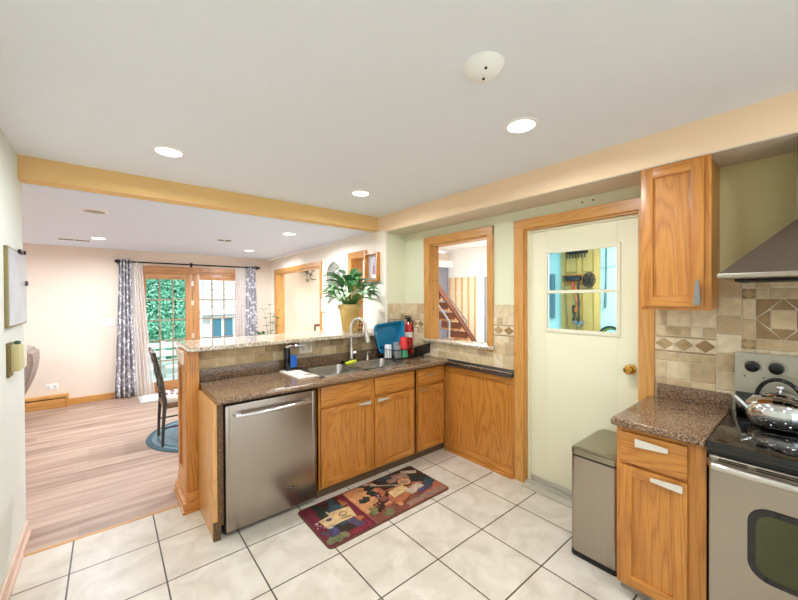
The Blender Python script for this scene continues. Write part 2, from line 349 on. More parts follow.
# deck railing boards in front of the hedge
t = thing('deck_fence', 'low whitewashed horizontal board fence in front of the hedge', 'fence', (-1.5, 7.0, -.2))
for i, z in enumerate((-.12, .08, .28, .46)):
    bm = nb(); box(bm, -3.2, -.55, 7.0, 7.03, z, z+.13, .006); obj('fence_board', bm, mat('weathered_white_board', 'C2D8D2', .7, noise=.12, nscale=20), t)
for x in (-3.0, -2.2, -1.4, -.62):
    bm = nb(); box(bm, x-.045, x+.045, 7.03, 7.12, -.2, .62, .006); obj('fence_post', bm, mat('weathered_white_board'), t)
# neighbour house
t = thing('neighbour_house', 'white clapboard neighbouring house outside the right glass door', 'house', (.8, 9.6, -.2))
bm = nb()
for k in range(22):
    z = -.2+k*.17
    prism(bm, [(9.42, z), (9.45, z+.175), (9.6, z+.175), (9.6, z)], -.16, 3.2, 'x')
obj('siding', bm, mat('white_siding', 'C9CECD', .6), t)
bm = nb(); box(bm, .02, .7, 9.38, 9.44, .0, 1.0, .01); obj('window_frame', bm, mat('white_window_trim', 'FAFAFA', .5), t)
bm = nb(); box(bm, .08, .32, 9.36, 9.39, .05, .95); box(bm, .38, .64, 9.36, 9.39, .05, .95); obj('shutter', bm, mat('teal_shutter', '3A6A7C', .4), t)
bm = nb(); box(bm, -.25, 3.2, 9.2, 9.42, 1.08, 1.18, .01); obj('eave_board', bm, mat('white_window_trim'), t)

# ------------------------------------------------------------------ rooms beyond
CG = mat('closet_pale_wood', 'F2DEC0', .5)
bm = nb(); box(bm, .2, 5.55, -.5, 4.95, 2.92, 3.0); box(bm, .1, .2, .9, 4.95, 2.3, 3.0); box(bm, .3, .47, -.5, .96, 2.3, 2.95); struct('ceiling_hall', bm, P_WHITE)  # narrow strips over the walls added to stop sun leaking in
bm = nb(); box(bm, 1.9, 4.6, 4.79, 4.95, 0, 2.95); struct('wall_hall_back', bm, P_WHITE)
bm = nb(); box(bm, 4.6, 5.42, 4.78, 4.95, 0, 2.42); struct('wall_grey', bm, P_GREY)
bm = nb(); box(bm, 4.6, 5.42, 4.60, 4.95, 2.42, 2.6); struct('trim_5', bm, P_WHITE)
bm = nb(); box(bm, 4.6, 5.42, 4.78, 4.95, 2.6, 2.85); struct('wall_bulkhead', bm, P_BEIGE)
bm = nb(); box(bm, 5.42, 5.55, -.5, 4.95, 0, 2.95); struct('wall_hall_far', bm, P_WHITE)
bm = nb(); box(bm, 1.15, 2.42, .14, .19, 0, 2.9); box(bm, 1.10, 1.15, -.45, .19, 0, 2.9); box(bm, .47, 1.15, -.5, -.45, 0, 2.9); box(bm, 2.42, 5.5, .14, .19, 0, 2.9)
struct('wall_hall_front', bm, P_WHITE)
lamp('hall_ceiling_fill', 'AREA', (3.4, 1.9, 2.88), 150, 1.6)  # wide disc added under the hall ceiling to brighten the room
# slatted closet door
t = thing('closet_door', 'pale slatted wooden closet door seen beyond the stairs through the pass-through', 'closet door', (5.40, 4.2, 0))
bm = nb(); box(bm, 5.38, 5.418, 3.74, 4.70, .02, 2.12, .004); obj('door_panel', bm, CG, t)
for i in range(5):
    y = 3.76+i*.228; bm = nb(); box(bm, 5.355, 5.38, y-.022, y+.022, .02, 2.12, .004); obj('vertical_slat', bm, mat('closet_slat_wood', 'CDA06A', .5), t)
bm = nb(); box(bm, 5.36, 5.38, 3.76, 4.68, 1.60, 1.70, .003); obj('cross_rail', bm, CG, t)
bm = nb(); box(bm, 5.37, 5.419, 3.40, 3.46, .02, 2.1, .004); one('grey_door_edge', bm, mat('grey_door_edge', '8A949A', .4), 'narrow grey vertical post on white hall wall right of closet door', 'post')
# stairs: rise to the left
t = thing('staircase', 'open brown wooden staircase with dark stringers seen through the pass-through', 'staircase', (5.0, 3.5, 0))
WD = mat('brown_stair_wood', '6E3A1C', .4, noise=.25, nscale=12); WD2 = mat('stair_tread_wood', 'B27A4A', .35, noise=.15, nscale=14)
sl = (1.312-.42)/(4.93-4.067)     # far stringer top edge
def stringz(x): return .42+(4.93-x)*sl
for nm, y in (('stringer', 3.90), ('stringer', 3.20)):
    bm = nb(); dz = 0 if y > 3.5 else -.16
    prism(bm, [(5.24, stringz(5.24)+dz), (3.0, stringz(3.0)+dz), (3.0, stringz(3.0)-.16+dz), (5.24, stringz(5.24)-.16+dz)], y, y+.045, 'y'); obj('stringer', bm, WD if y > 3.5 else mat('stair_stringer_wood', '5A2E18', .4), t)
for i in range(9):
    x = 5.15-i*.235; z = stringz(x)-.13
    bm = nb(); box(bm, x-.27, x+.01, 3.24, 3.9, z-.035, z, .006); obj('stair_tread', bm, WD2, t)
    bm = nb(); box(bm, x-.262, x-.245, 3.245, 3.9, z, z+.155); obj('stair_riser', bm, WD, t)
GR = mat('grey_handrail_metal', '8F969C', .3, .7)
t = thing('stair_railing', 'grey metal stair railing with zigzag rods on the far side of the stairs', 'railing', (5.25, 3.97, 0))
bm = nb(); P0, P1 = Vector((4.553, 3.97, 1.563)), Vector((5.25, 3.97, .92))
tube(bm, [P0+Vector((-.05, 0, .0)), P0, P1, P1+Vector((0, 0, -.62))], .016, 8); obj('top_rail', bm, GR, t)
bm = nb(); Q0, Q1 = Vector((4.42, 3.97, 1.14)), Vector((5.23, 3.97, .36)); tube(bm, [Q0, Q1], .028, 8); obj('bottom_rail', bm, GR, t)
bm = nb()
for i in range(6):
    a, b = i/6, (i+1)/6
    tube(bm, [(P0.lerp(P1, a) if i % 2 else Q0.lerp(Q1, a)), (Q0.lerp(Q1, b) if i % 2 else P0.lerp(P1, b))], .007, 6)
obj('zigzag_rod', bm, GR, t)
bm = nb(); tube(bm, [(5.25, 3.97, .5), (5.25, 3.97, 0)], .016, 8); obj('post', bm, GR, t)
t = thing('stair_handrail', 'bent grey metal handrail at the near side of the stairs', 'handrail', (3.62, 3.12, 0))
bm = nb(); tube(bm, [(3.0, 3.12, 1.66), (3.45, 3.12, 1.20), (3.60, 3.12, 1.03), (3.63, 3.12, .97), (3.62, 3.12, .6), (3.62, 3.12, 0)], .02, 8); obj('rail', bm, GR, t)
bm = nb(); box(bm, 5.10, 5.16, 4.768, 4.78, 1.57, 1.68, .003); one('light_switch', bm, WHITE, 'white light switch on the grey wall by the stairs', 'light switch')

# garage behind the door
GX = 2.3
bm = nb(); box(bm, GX, GX+.1, -3.2, .14, 0, 2.9); box(bm, .47, GX, -3.2, -3.1, 0, 2.9); struct('wall_garage', bm, P_GAR)
bm = nb(); box(bm, .47, GX+.1, -3.2, -.5, 2.5, 2.6); box(bm, 1.16, GX+.1, -.5, .135, 2.5, 2.6); struct('ceiling_garage', bm, P_WHITE)
bm = nb(); box(bm, 1.16, GX, .125, .138, 0, 2.5); struct('wall_garage_side', bm, P_GAR)
lamp('garage_tube', 'AREA', (1.3, -1.4, 2.45), 55, 1.3, (.86, .97, 1), shape='RECTANGLE', size_y=.4)
YW = mat('varnished_yellow_wood', 'B89C60', .4, noise=.15, nscale=6, nstretch=(1, 1, .2)); YWD = mat('yellow_wood_groove', '9C8444', .5)
t = thing('storage_door', 'yellow varnished panel door with tools hung on it, behind the door glass', 'door', (2.27, -.3, 0))
bm = nb(); box(bm, 2.255, 2.295, -.56, -.09, .02, 2.45, .003); obj('door_panel', bm, YW, t)
bm = nb()
for (a, b, c_, d) in ((-.50, -.36, 1.86, 2.16), (-.30, -.15, 1.86, 2.16), (-.50, -.36, .3, 1.66), (-.30, -.15, .3, 1.66)):
    for q in ((a, a+.012, c_, d), (b-.012, b, c_, d), (a, b, c_, c_+.012), (a, b, d-.012, d)): box(bm, 2.247, 2.256, q[0], q[1], q[2], q[3], .002)
obj('panel_moulding', bm, YWD, t)
bm = nb(); box(bm, 2.24, 2.256, -.50, -.14, 1.70, 1.84, .003); obj('tool_board', bm, mat('brown_tool_board', '9A6A34', .5), t)
DK = mat('dark_rubber', '23262A', .5)
t = thing('hook_rail', 'dark rail of small hooks at the top of the yellow door', 'hook rail', (2.25, -.3, 2.1))
bm = nb(); box(bm, 2.235, 2.255, -.43, -.17, 2.10, 2.14, .003); obj('rail', bm, DK, t)
for i in range(7):
    y = -.41+i*.037; bm = nb(); tube(bm, [(2.24, y, 2.12), (2.215, y, 2.11), (2.205, y, 2.07), (2.215, y, 2.045)], .008, 6); obj('hook', bm, DK, t)
bm = nb()
for k in range(3): tube(bm, [(2.21-k*.01, -.46+math.cos(a/16*2*PI)*(.07-k*.02), 1.76+math.sin(a/16*2*PI)*(.09-k*.026)) for a in range(16)], .007, 6, closed=True)
for k in range(6):
    a = k*PI/3; tube(bm, [(2.21, -.46, 1.76), (2.21, -.46+math.cos(a)*.07, 1.76+math.sin(a)*.09)], .006, 6)
one('cable_reel', bm, DK, 'black spoked cable reel hanging on the yellow door', 'reel')
bm = nb(); box(bm, 2.195, 2.238, -.36, -.17, 1.76, 1.82, .008); tube(bm, [(2.21, -.18, 1.79), (2.2, -.15, 1.83), (2.2, -.15, 1.75)], .008, 6)
one('tool_bar', bm, DK, 'dark horizontal tool hanging left of the cable reel', 'tool')
def strap(y, z0, z1, w, col, lab, dx=0.):
    bm = nb(); pts = [(2.225, y+w*math.sin(i*.9), z1-(z1-z0)*i/8) for i in range(9)]; tube(bm, pts, [.012+.004*math.sin(i*2) for i in range(9)], 6)
    one('hanging_strap', bm, mat('strap_'+col, col, .6), lab, 'strap')
strap(-.255, 1.60, 1.80, .005, 'C2433A', 'short red strap hanging under the dark tool')
strap(-.30, 1.36, 1.68, .015, 'C96A3A', 'orange strap hanging in a loop on the yellow door')
strap(-.33, 1.20, 1.75, .004, '30343A', 'long dark chain hanging beside the orange strap')
strap(-.27, 1.25, 1.45, .01, '26282C', 'black cord hanging below the straps on yellow door')
bm = nb(); tube(bm, [(2.23, -.15, 1.7), (2.23, -.20, 1.1)], .007, 6); one('thin_rod', bm, mat('brown_rod', '7A6A44', .5), 'thin slanting rod leaning against the yellow door', 'rod')
bm = nb(); box(bm, 2.215, 2.24, -.39, -.26, 1.21, 1.25, .006); cyl(bm, (2.22, -.33, 1.18), (2.22, -.33, 1.22), .02, seg=12); one('spirit_level', bm, mat('grey_tool', '6E7F84', .4), 'small grey tool lying on a peg low on yellow door', 'tool')
t = thing('electrical_panel', 'slate blue electrical panel on the pale garage wall', 'electrical panel', (2.28, .07, 1.3))
bm = nb(); box(bm, 2.26, 2.298, .01, .118, 1.27, 1.86, .004); obj('box', bm, mat('slate_panel', '5E8496', .4), t)
bm = nb(); box(bm, 2.252, 2.26, .02, .1, 1.3, 1.83, .003); obj('panel_door', bm, mat('slate_panel2', '54788A', .4), t)
t = thing('wall_conduit', 'dark vertical conduit hanging on garage wall right of yellow door', 'conduit', (2.27, -.62, 1.3))
bm = nb(); tube(bm, [(2.27, -.635, 2.4), (2.27, -.63, 1.8), (2.27, -.62, 1.42)], [.009, .009, .014], 8); obj('pipe', bm, mat('slate_pipe', '4F6A74', .5), t)
bm = nb(); tube(bm, [(2.28, -.45, 1.98), (2.28, -.6, 1.9), (2.28, -.75, 1.93)], .005, 6); one('sagging_cord', bm, mat('pale_cord', '8FB6BC', .5), 'thin cord sagging across garage wall', 'cord')
bm = nb()
for k in range(3): tube(bm, [(2.20+k*.02, -.70+math.cos(a/20*2*PI)*(.12-.008*k), 1.08+math.sin(a/20*2*PI)*(.12-.01*k)) for a in range(20)], .014, 6, closed=True, mi=(0, 1, 0)[k])
one('garden_hose', bm, [mat('dark_hose', '1E2E2E', .4), mat('lime_hose', 'A6C84A', .4)], 'coiled black and green hose on garage wall', 'hose')

# ------------------------------------------------------------------ pass-through window trim and sill
bm = nb(); x0, x1 = XW-.02, XW
box(bm, x0, x1, .41, .494, 1.085, 2.20, .004, 0); box(bm, x0, x1, -.40, -.335, 1.06, 2.20, .004, 0)
box(bm, x0-.001, x1, -.40, .494, 2.12, 2.20, .004, 1)
box(bm, XW-.004, .47, .405, .421, 1.085, 2.12, .001, 0); box(bm, XW-.004, .47, -.336, -.325, 1.085, 2.12, .001, 2); box(bm, XW-.004, .47, -.33, .41, 2.105, 2.121, .001, 1)
pw = struct('window_1', bm, [TZ, TY, P_WHITE])
bm = nb()
for z in (1.99, 1.72, 1.36, 1.42): 
    for x in (.375, .44): ball(bm, (x, .4045, z+random.uniform(-.02, .02)), .006, seg=8)
obj('screw_hole', bm, mat('dark_knot', '5A3414', .6), pw)
bm = nb(); box(bm, XW-.06, .49, -.42, .50, 1.085, 1.112, .006); one('pass_through_sill', bm, GRANB, 'speckled tan granite sill of the kitchen pass-through', 'sill')

# ------------------------------------------------------------------ entry door
bm = nb()
box(bm, XW-.02, XW, -.70, -.614, 0, 2.20, .004, 0); box(bm, XW-.02, XW, -1.615, -1.525, 0, 2.20, .004, 0); box(bm, XW-.021, XW, -1.615, -.614, 2.12, 2.20, .004, 1)
box(bm, XW-.004, .47, -.712, -.698, 0, 2.12, .001, 0); box(bm, XW-.004, .47, -1.54, -1.527, 0, 2.12, .001, 0); box(bm, XW-.004, .47, -1.53, -.71, 2.107, 2.121, .001, 1)
box(bm, .372, .40, -.735, -.712, 0, 2.11, .002, 2); box(bm, .373, .40, -1.53, -.7355, 2.085, 2.106, .001, 2)
d4 = struct('door_4', bm, [TZ, TY, mat('cream_door_stop', 'E3DFC0', .6)])
DC = mat('cream_door_paint', 'E8E5C8', .45)
bm = nb(); g = (-1.385, -.875, 1.30, 1.905)
box(bm, .385, .425, -.875, -.73, .035, 2.085, .002); box(bm, .385, .425, -1.525, -1.385, .035, 2.085, .002)
box(bm, .385, .425, -1.385, -.875, .035, 1.30, .001); box(bm, .385, .425, -1.385, -.875, 1.905, 2.085, .001)
leaf = obj('door_slab', bm, DC, d4)
bm = nb()
for (a, b, c_, e) in ((-1.405, -1.378, 1.275, 1.93), (-.882, -.855, 1.275, 1.93), (-1.379, -.881, 1.275, 1.305), (-1.379, -.881, 1.90, 1.93)): box(bm, .3785 if c_ == 1.9 or e == 1.305 else .378, .39, a, b, c_, e, .002)
box(bm, .381, .43, -1.379, -.881, 1.583, 1.607, .003)
obj('glazing_frame', bm, mat('cream_glazing_frame', 'E6E2C8', .4), leaf)
bm = nb(); box(bm, .403, .407, -1.385, -.875, 1.30, 1.905); obj('glass_pane', bm, GLASS, leaf)
bm = nb(); lathe(bm, [(0, .0), (.033, .0), (.033, .006), (.014, .012), (.012, .03), (.026, .04), (.032, .055), (.026, .068), (.012, .073), (0, .073)], (.385, -1.468, 1.065), 24, axis='x')
obj('door_knob', bm, BRASS, leaf, label='round polished brass knob')
bm = nb(); box(bm, .378, .386, -1.525, -.735, .035, .075, .002); obj('door_sweep', bm, mat('aluminium_strip', 'D0CCC2', .3, .8), leaf)
bm = nb(); box(bm, .27, .47, -1.527, -.71, 0, .016, .004); box(bm, .34, .385, -1.527, -.71, .014, .03, .003); struct('trim_6', bm, mat('grey_threshold', 'C4BFB0', .35, .3))
for y, z, lb in ((-1.17, 2.245, 'left'), (-1.245, 2.247, 'right')):
    bm = nb(); cyl(bm, (XW-.012, y, z), (XW+.002, y, z), .005, seg=8); one('wall_screw', bm, IRON, 'small dark screw in the wall above the cream door, %s one of two' % lb, 'screw')

# ------------------------------------------------------------------ wall tile
TL = [mat('travertine_%s' % 'abcd'[i], c_, .55, noise=.14, nscale=22, bump=.25, bscale=60) for i, c_ in enumerate(('D9C4A0', 'CFB790', 'E0CEAE', 'C4AA84'))]
TB = mat('brown_stone_tile', '9A7A52', .5, noise=.18, nscale=25); TG = mat('tile_grout', 'D8CCB4', .8); TLN = mat('brown_liner', 'A8875C', .5, noise=.2, nscale=60)
TT = mat('tan_stone_tile', 'B0946A', .5, noise=.18, nscale=25)
TM = TL+[TB, TT, TLN, TG]
def inset(p, d):
    n = len(p); A = sum(p[i][0]*p[(i+1) % n][1]-p[(i+1) % n][0]*p[i][1] for i in range(n)); s = 1 if A > 0 else -1; out = []
    for i in range(n):
        a, b, c_ = Vector(p[i-1]), Vector(p[i]), Vector(p[(i+1) % n])
        e1 = (b-a).normalized(); e2 = (c_-b).normalized(); n1 = Vector((-e1.y, e1.x))*s; n2 = Vector((-e2.y, e2.x))*s
        k = d/max(.35, 1+n1.dot(n2)); out.append(tuple(b+(n1+n2)*k))
    return out
def tile(bm, poly, face, axis, sgn, mi, th=.007, g=.0022):
    a = inset(poly, g); b = inset(poly, g+.0025)
    def v3(p, d): return (d, p[0], p[1]) if axis == 'x' else (p[0], d, p[1])
    A = [bm.verts.new(v3(p, face-sgn*th)) for p in a]; M_ = [bm.verts.new(v3(p, face-sgn*.002)) for p in a]; B_ = [bm.verts.new(v3(p, face)) for p in b]
    n = len(a); fs = [bm.faces.new(B_)]
    for i in range(n):
        j = (i+1) % n; fs.append(bm.faces.new((A[i], A[j], M_[j], M_[i]))); fs.append(bm.faces.new((M_[i], M_[j], B_[j], B_[i])))
    for f in fs: f.material_index = mi
def rect(a0, a1, z0, z1): return [(a0, z0), (a1, z0), (a1, z1), (a0, z1)]
def row(bm, a0, a1, z0, z1, w, face, axis, sgn, off=0, pick=(0, 1, 2, 3)):
    a = a0-off
    while a < a1-1e-4:
        l, h = max(a, a0), min(a+w, a1)
        if h-l > .012: tile(bm, rect(l, h, z0, z1), face, axis, sgn, random.choice(pick))
        a += w
def border(bm, a0, a1, face, axis, sgn, w=.10, z0=1.224, z1=1.301):
    row(bm, a0, a1, z1, z1+.011, .15, face, axis, sgn, 0, (6,)); row(bm, a0, a1, z0-.013, z0, .15, face, axis, sgn, 0, (6,))
    n = max(1, round((a1-a0)/w)); w = (a1-a0)/n; zm = (z0+z1)/2
    for i in range(n):
        l = a0+i*w; m = l+w/2; r = l+w
        tile(bm, [(l, zm), (m, z0), (r, zm), (m, z1)], face, axis, sgn, (4, 5, 5, 4, 5)[i % 5], g=.002)
        for tri in ([(l, z0), (m, z0), (l, zm)], [(m, z0), (r, z0), (r, zm)], [(l, zm), (m, z1), (l, z1)], [(r, zm), (r, z1), (m, z1)]): tile(bm, tri, face, axis, sgn, 2, g=.001)
def panel(bm, a0, a1, face, axis, sgn, off=0, top=1.49):
    row(bm, a0, a1, .92, 1.05, .115, face, axis, sgn, off); row(bm, a0, a1, 1.05, 1.157, .115, face, axis, sgn, off+.03)
    row(bm, a0, a1, 1.157, 1.211, .058, face, axis, sgn, off); border(bm, a0, a1, face, axis, sgn)
    row(bm, a0, a1, 1.312, 1.373, .058, face, axis, sgn, off); row(bm, a0, a1, 1.373, top, .115, face, axis, sgn, off)
TF = .331
bm = nb()
panel(bm, .50, .81, TF, 'x', -1); panel(bm, -.612, -.402, TF, 'x', -1)
row(bm, -.402, .5, .92, 1.0, .115, TF, 'x', -1); row(bm, -.402, .5, 1.0, 1.083, .115, TF, 'x', -1, .05)
for q in ((.496, .82, .92, 1.49), (-.612, -.402, .92, 1.49), (-.402, .496, .92, 1.083)): box(bm, TF+.004, XW+.001, *q, mi=7)
struct('trim_7', bm, TM)
bm = nb(); panel(bm, .032, .33, .811, 'y', -1); box(bm, .03, .345, .815, .822, .92, 1.49, mi=7); struct('trim_8', bm, TM)
# range wall
bm = nb()
for z0, z1, w, o_ in ((.92, 1.05, .115, 0), (1.05, 1.157, .115, 0), (1.157, 1.211, .058, 0), (1.312, 1.373, .058, 0), (1.373, 1.49, .115, 0)): row(bm, -1.908, -1.615, z0, z1, w, TF, 'x', -1, o_)
row(bm, -1.908, -1.79, 1.49, 1.60, .12, TF, 'x', -1)
border(bm, -1.908, -1.615, TF, 'x', -1)
z = .92
while z < 1.66: row(bm, -2.012, -1.91, z, min(z+.105, 1.66), .104, TF, 'x', -1); z += .105
def diamond(a0, a1, z0, z1, m1=5, m2=4):
    am, zm = (a0+a1)/2, (z0+z1)/2; tile(bm, [(a0, zm), (am, z0), (a1, zm), (am, z1)], TF, 'x', -1, m1, g=.0012)
    for tri in ([(a0, z0), (am, z0), (a0, zm)], [(am, z0), (a1, z0), (a1, zm)], [(a0, zm), (am, z1), (a0, z1)], [(a1, zm), (a1, z1), (am, z1)]): tile(bm, tri, TF, 'x', -1, m2, g=.0006)
for a0, a1 in ((-2.066, -2.012), (-2.72, -2.666)):
    diamond(a0, a1, 1.54, 1.594); diamond(a0, a1, 1.268, 1.32)
    for q in ((1.594, 1.66), (1.43, 1.54), (1.32, 1.43), (.92, 1.268)): row(bm, a0, a1, q[0], q[1], .054, TF, 'x', -1)
row(bm, -2.666, -2.066, 1.54, 1.595, .11, TF, 'x', -1); row(bm, -2.666, -2.066, 1.595, 1.66, .15, TF, 'x', -1, .05)
row(bm, -2.666, -2.066, 1.268, 1.325, .15, TF, 'x', -1); row(bm, -2.666, -2.066, .92, 1.268, .11, TF, 'x', -1)
z0, z1, zm = 1.325, 1.54, 1.432
for k in range(3):
    R_ = -2.066-k*.2; L_ = R_-.2; m = (L_+R_)/2
    for tri in ([(R_, zm), (R_, z1), (m, z1)], [(R_, z0), (R_, zm), (m, z0)], [(L_, zm), (m, z1), (L_, z1)], [(L_, z0), (m, z0), (L_, zm)]): tile(bm, tri, TF, 'x', -1, 4 if k == 0 else 5)
    tile(bm, rect(m-.046, m+.046, zm-.05, zm+.05), TF, 'x', -1, 1)
    for tri in ([(R_, zm), (m+.046, zm-.05), (m+.046, zm+.05)], [(L_, zm), (m-.046, zm+.05), (m-.046, zm-.05)], [(m, z1), (m-.046, zm+.05), (m+.046, zm+.05)], [(m, z0), (m+.046, zm-.05), (m-.046, zm-.05)]): tile(bm, tri, TF, 'x', -1, 4, g=.001)
row(bm, -3.2, -2.72, .92, 1.66, .11, TF, 'x', -1)
box(bm, TF+.004, XW+.001, -3.2, -1.615, .92, 1.66, mi=7)
struct('trim_9', bm, TM)

# ------------------------------------------------------------------ peninsula
FY = .178          # door fronts
CT = .92           # counter top height
def shaker(bm, a0, a1, z0, z1, face, axis, st=.052, th=.02, dep=.009):
    """raised frame, recessed panel. face = front plane, door extends +th behind; mats: 0 vertical grain, 1 horizontal grain"""
    def bx(l, r, b, t_, f0, f1, bev, mi):
        if axis == 'y': box(bm, l, r, f0, f1, b, t_, bev, mi)
        else: box(bm, f0, f1, l, r, b, t_, bev, mi)
    bx(a0, a0+st, z0, z1, face, face+th, .003, 0); bx(a1-st, a1, z0, z1, face, face+th, .003, 0)
    bx(a0+st-.002, a1-st+.002, z1-st, z1, face+.0006, face+th, .003, 1); bx(a0+st-.002, a1-st+.002, z0, z0+st, face+.0006, face+th, .003, 1)
    bx(a0+st-.004, a1-st+.004, z0+st-.004, z1-st+.004, face+.0135, face+th-.002, 0, 0)
    for (l, r, b, t_) in ((a0+st, a0+st+.008, z0+st, z1-st), (a1-st-.008, a1-st, z0+st, z1-st), (a0+st, a1-st, z0+st, z0+st+.008), (a0+st, a1-st, z1-st-.008, z1-st)):
        bx(l, r, b, t_, face+.0085, face+th-.002, .0035, 0)
def wedge(p, L_, h0, h1, face, axis, vertical=False, mt=NICKEL, parent=None):
    """tapered pull: at its middle p (along, z); h0 height at low-coordinate end, h1 at the high end"""
    bm = nb(); a, z = p
    if not vertical: pts = [(a-L_/2, z-h0/2), (a+L_/2, z-h1/2), (a+L_/2, z+h1/2), (a-L_/2, z+h0/2)]
    else: pts = [(a-h0/2, z-L_/2), (a+h0/2, z-L_/2), (a+h1/2, z+L_/2), (a-h1/2, z+L_/2)]
    prism(bm, pts, face-.026, face-.018, axis, .002)
    for s in (-1, 1):
        if vertical: q = (a, z+s*L_*.32)
        else: q = (a+s*L_*.32, z)
        p0 = (q[0], face-.02, q[1]) if axis == 'y' else (face-.02, q[0], q[1]); p1 = (q[0], face, q[1]) if axis == 'y' else (face, q[0], q[1])
        cyl(bm, p0, p1, .005, seg=10)
    return obj('handle', bm, mt, parent)
# sink base + drawer base, one built-in run each
def base_unit(name, label, x0, x1, cols, loc):
    t = thing(name, label, 'cabinet', loc)
    bm = nb()
    box(bm, x0, x0+.018, FY+.02, .70, .065, .875); box(bm, x1-.018, x1, FY+.02, .70, .065, .875); box(bm, x0, x1, FY+.03, .70, .065, .085); box(bm, x0, x1, .68, .70, .065, .875)
    obj('cabinet_body', bm, OZ, t)
    bm = nb(); st = .034
    box(bm, x0, x0+st, FY+.02, FY+.035, .06, .878, .002, 0); box(bm, x1-st, x1, FY+.02, FY+.035, .06, .878, .002, 0)
    box(bm, x0, x1, FY+.021, FY+.035, .85, .878, .001, 1); box(bm, x0, x1, FY+.021, FY+.035, .685, .72, .001, 1); box(bm, x0, x1, FY+.021, FY+.035, .06, .09, .001, 1)
    for k in range(len(cols)-1): m = (cols[k][1]+cols[k+1][0])/2; box(bm, m-.03, m+.03, FY+.02, FY+.036, .06, .878, .002, 0)
    obj('face_frame', bm, [OZ, OX], t)
    for (a, b, hz, hd) in cols:
        bm = nb(); shaker(bm, a, b, .078, .688, FY, 'y'); d = obj('door', bm, [OZ, OX], t)
        if hz: wedge((a+.075 if hz < 0 else b-.075, .668), .125, .03 if hz < 0 else .014, .014 if hz < 0 else .03, FY, 'y', parent=d, mt=SIL if x1 < 0 else NICKEL)
        bm = nb(); box(bm, a, b, FY, FY+.02, .712, .862, .005, 0); d = obj('drawer_front', bm, OX, t)
        if hd: wedge(((a+b)/2+.0, .80), .11, .028, .014, FY, 'y', parent=d)
    bm = nb(); box(bm, x0, x1, FY+.028, FY+.045, .0, .064); obj('toe_kick', bm, mat('dark_toe_kick', '584430', .5), t)
base_unit('sink_base_cabinet', 'oak sink base cabinet with two doors right of the dishwasher', -1.108, -.085, [(-1.075, -.607, 1, 0), (-.562, -.108, -1, 0)], (-.6, .45, 0))
base_unit('drawer_base_cabinet', 'narrow oak base cabinet with a drawer at the peninsula inner corner', -.083, .328, [(-.056, .302, -1, 1)], (.12, .45, 0))
# end panel and strip
t = thing('counter_end_board', 'light oak end board closing the dishwasher end of the peninsula', 'board', (-1.83, .4, 0))
bm = nb(); box(bm, -1.83, -1.806, FY+.005, .655, 0, .876, .001); obj('side_board', bm, oak('pale_oak_panel', 2, 'DDA766', 'D29A58', 'B98144'), t)
bm = nb(); box(bm, -1.806, -1.770, FY+.0, FY+.03, .09, .876, .003); box(bm, -1.833, -1.79, FY-.002, FY+.02, 0, .12, .003); obj('edge_strip', bm, speckle('dark_mottled_strip', ['3E2A18', '5E4226', '7A5A34'], 200, .5), t)
# dishwasher
t = thing('dishwasher', 'stainless steel dishwasher with a bar handle under the counter', 'dishwasher', (-1.45, .45, 0))
bm = nb(); box(bm, -1.765, -1.125, .21, .70, .05, .868); obj('cavity', bm, BLACK, t)
bm = nb(); box(bm, -1.762, -1.127, FY-.015, .215, .03, .862, .012, seg=3); d = obj('door', bm, STEEL, t)
for a in (-1.760, -1.157): bm = nb(); box(bm, a, a+.025, FY-.0165, FY-.01, .045, .85, .002); obj('door_edge', bm, STEEL, d)
bm = nb(); pts = [(-1.70, FY-.016, .795)]+[(-1.70+.51*i/12, FY-.06-.012*math.sin(PI*i/12), .795) for i in range(13)]+[(-1.19, FY-.016, .795)]
tube(bm, pts, .013, 12); box(bm, -1.70-.012, -1.70+.03, FY-.055, FY-.014, .785, .805, .004); box(bm, -1.22, -1.178, FY-.055, FY-.014, .785, .805, .004); obj('handle', bm, CHROME, d)
bm = nb(); prism(bm, [(-1.33+.026*math.cos(a*PI/10), .185+.011*math.sin(a*PI/10)) for a in range(20)], FY-.018, FY-.0145, 'y'); 
obj('badge', bm, mat('dark_oval_badge', '3A2E2A', .3), d)
bm = nb(); prism(bm, [(-1.33+.018*math.cos(a*PI/10), .185+.003*math.sin(a*PI/10)) for a in range(20)], FY-.0187, FY-.0175, 'y'); obj('badge_mark', bm, mat('badge_silver', 'B8A8A0', .3, .6), d)
bm = nb(); box(bm, -1.765, -1.125, FY+.04, FY+.06, 0, .06); obj('toe_kick', bm, BLACK, t)
# corner panel under the ledge
t = thing('wainscot_panel', 'oak wainscot panel between the peninsula and the cream door', 'wall panel', (.33, -.2, 0))
bm = nb(); box(bm, .330, .3445, -.612, FY+.02, .0, .868); obj('panel_board', bm, OZ, t)
bm = nb(); box(bm, .314, .332, -.612, FY-.005, 0, .085, .003, 1); box(bm, .298, .316, -.612, FY-.005, 0, .022, .004, 1); obj('base_moulding', bm, [OZ, OY], t)
bm = nb(); box(bm, .323, .331, -.612, FY-.002, .80, .868, .002, 1); box(bm, .323, .331, -.612, -.585, .085, .80, .002, 0); obj('panel_frame', bm, [OZ, OY], t)
# metal ledge tray with a rail
t = thing('ledge_tray', 'dark metal ledge tray with a thin chrome rail above the oak panel', 'tray', (.31, -.2, .87))
bm = nb(); box(bm, .285, .330, -.610, .155, .87, .878, .002); box(bm, .325, .332, -.610, .155, .87, .93, .001); box(bm, .283, .288, -.610, .155, .868, .895, .001); obj('tray', bm, mat('dark_pewter', '6E6660', .3, .8), t)
bm = nb(); tube(bm, [(.31, .14, .90), (.275, .13, .91), (.272, .08, .91), (.272, -.54, .91), (.28, -.59, .91), (.31, -.60, .90)], .005, 8)
for y in (-.17, -.31): tube(bm, [(.326, y, .915), (.272, y, .912), (.28, y, .885)], .005, 8)
obj('rail', bm, CHROME, t)

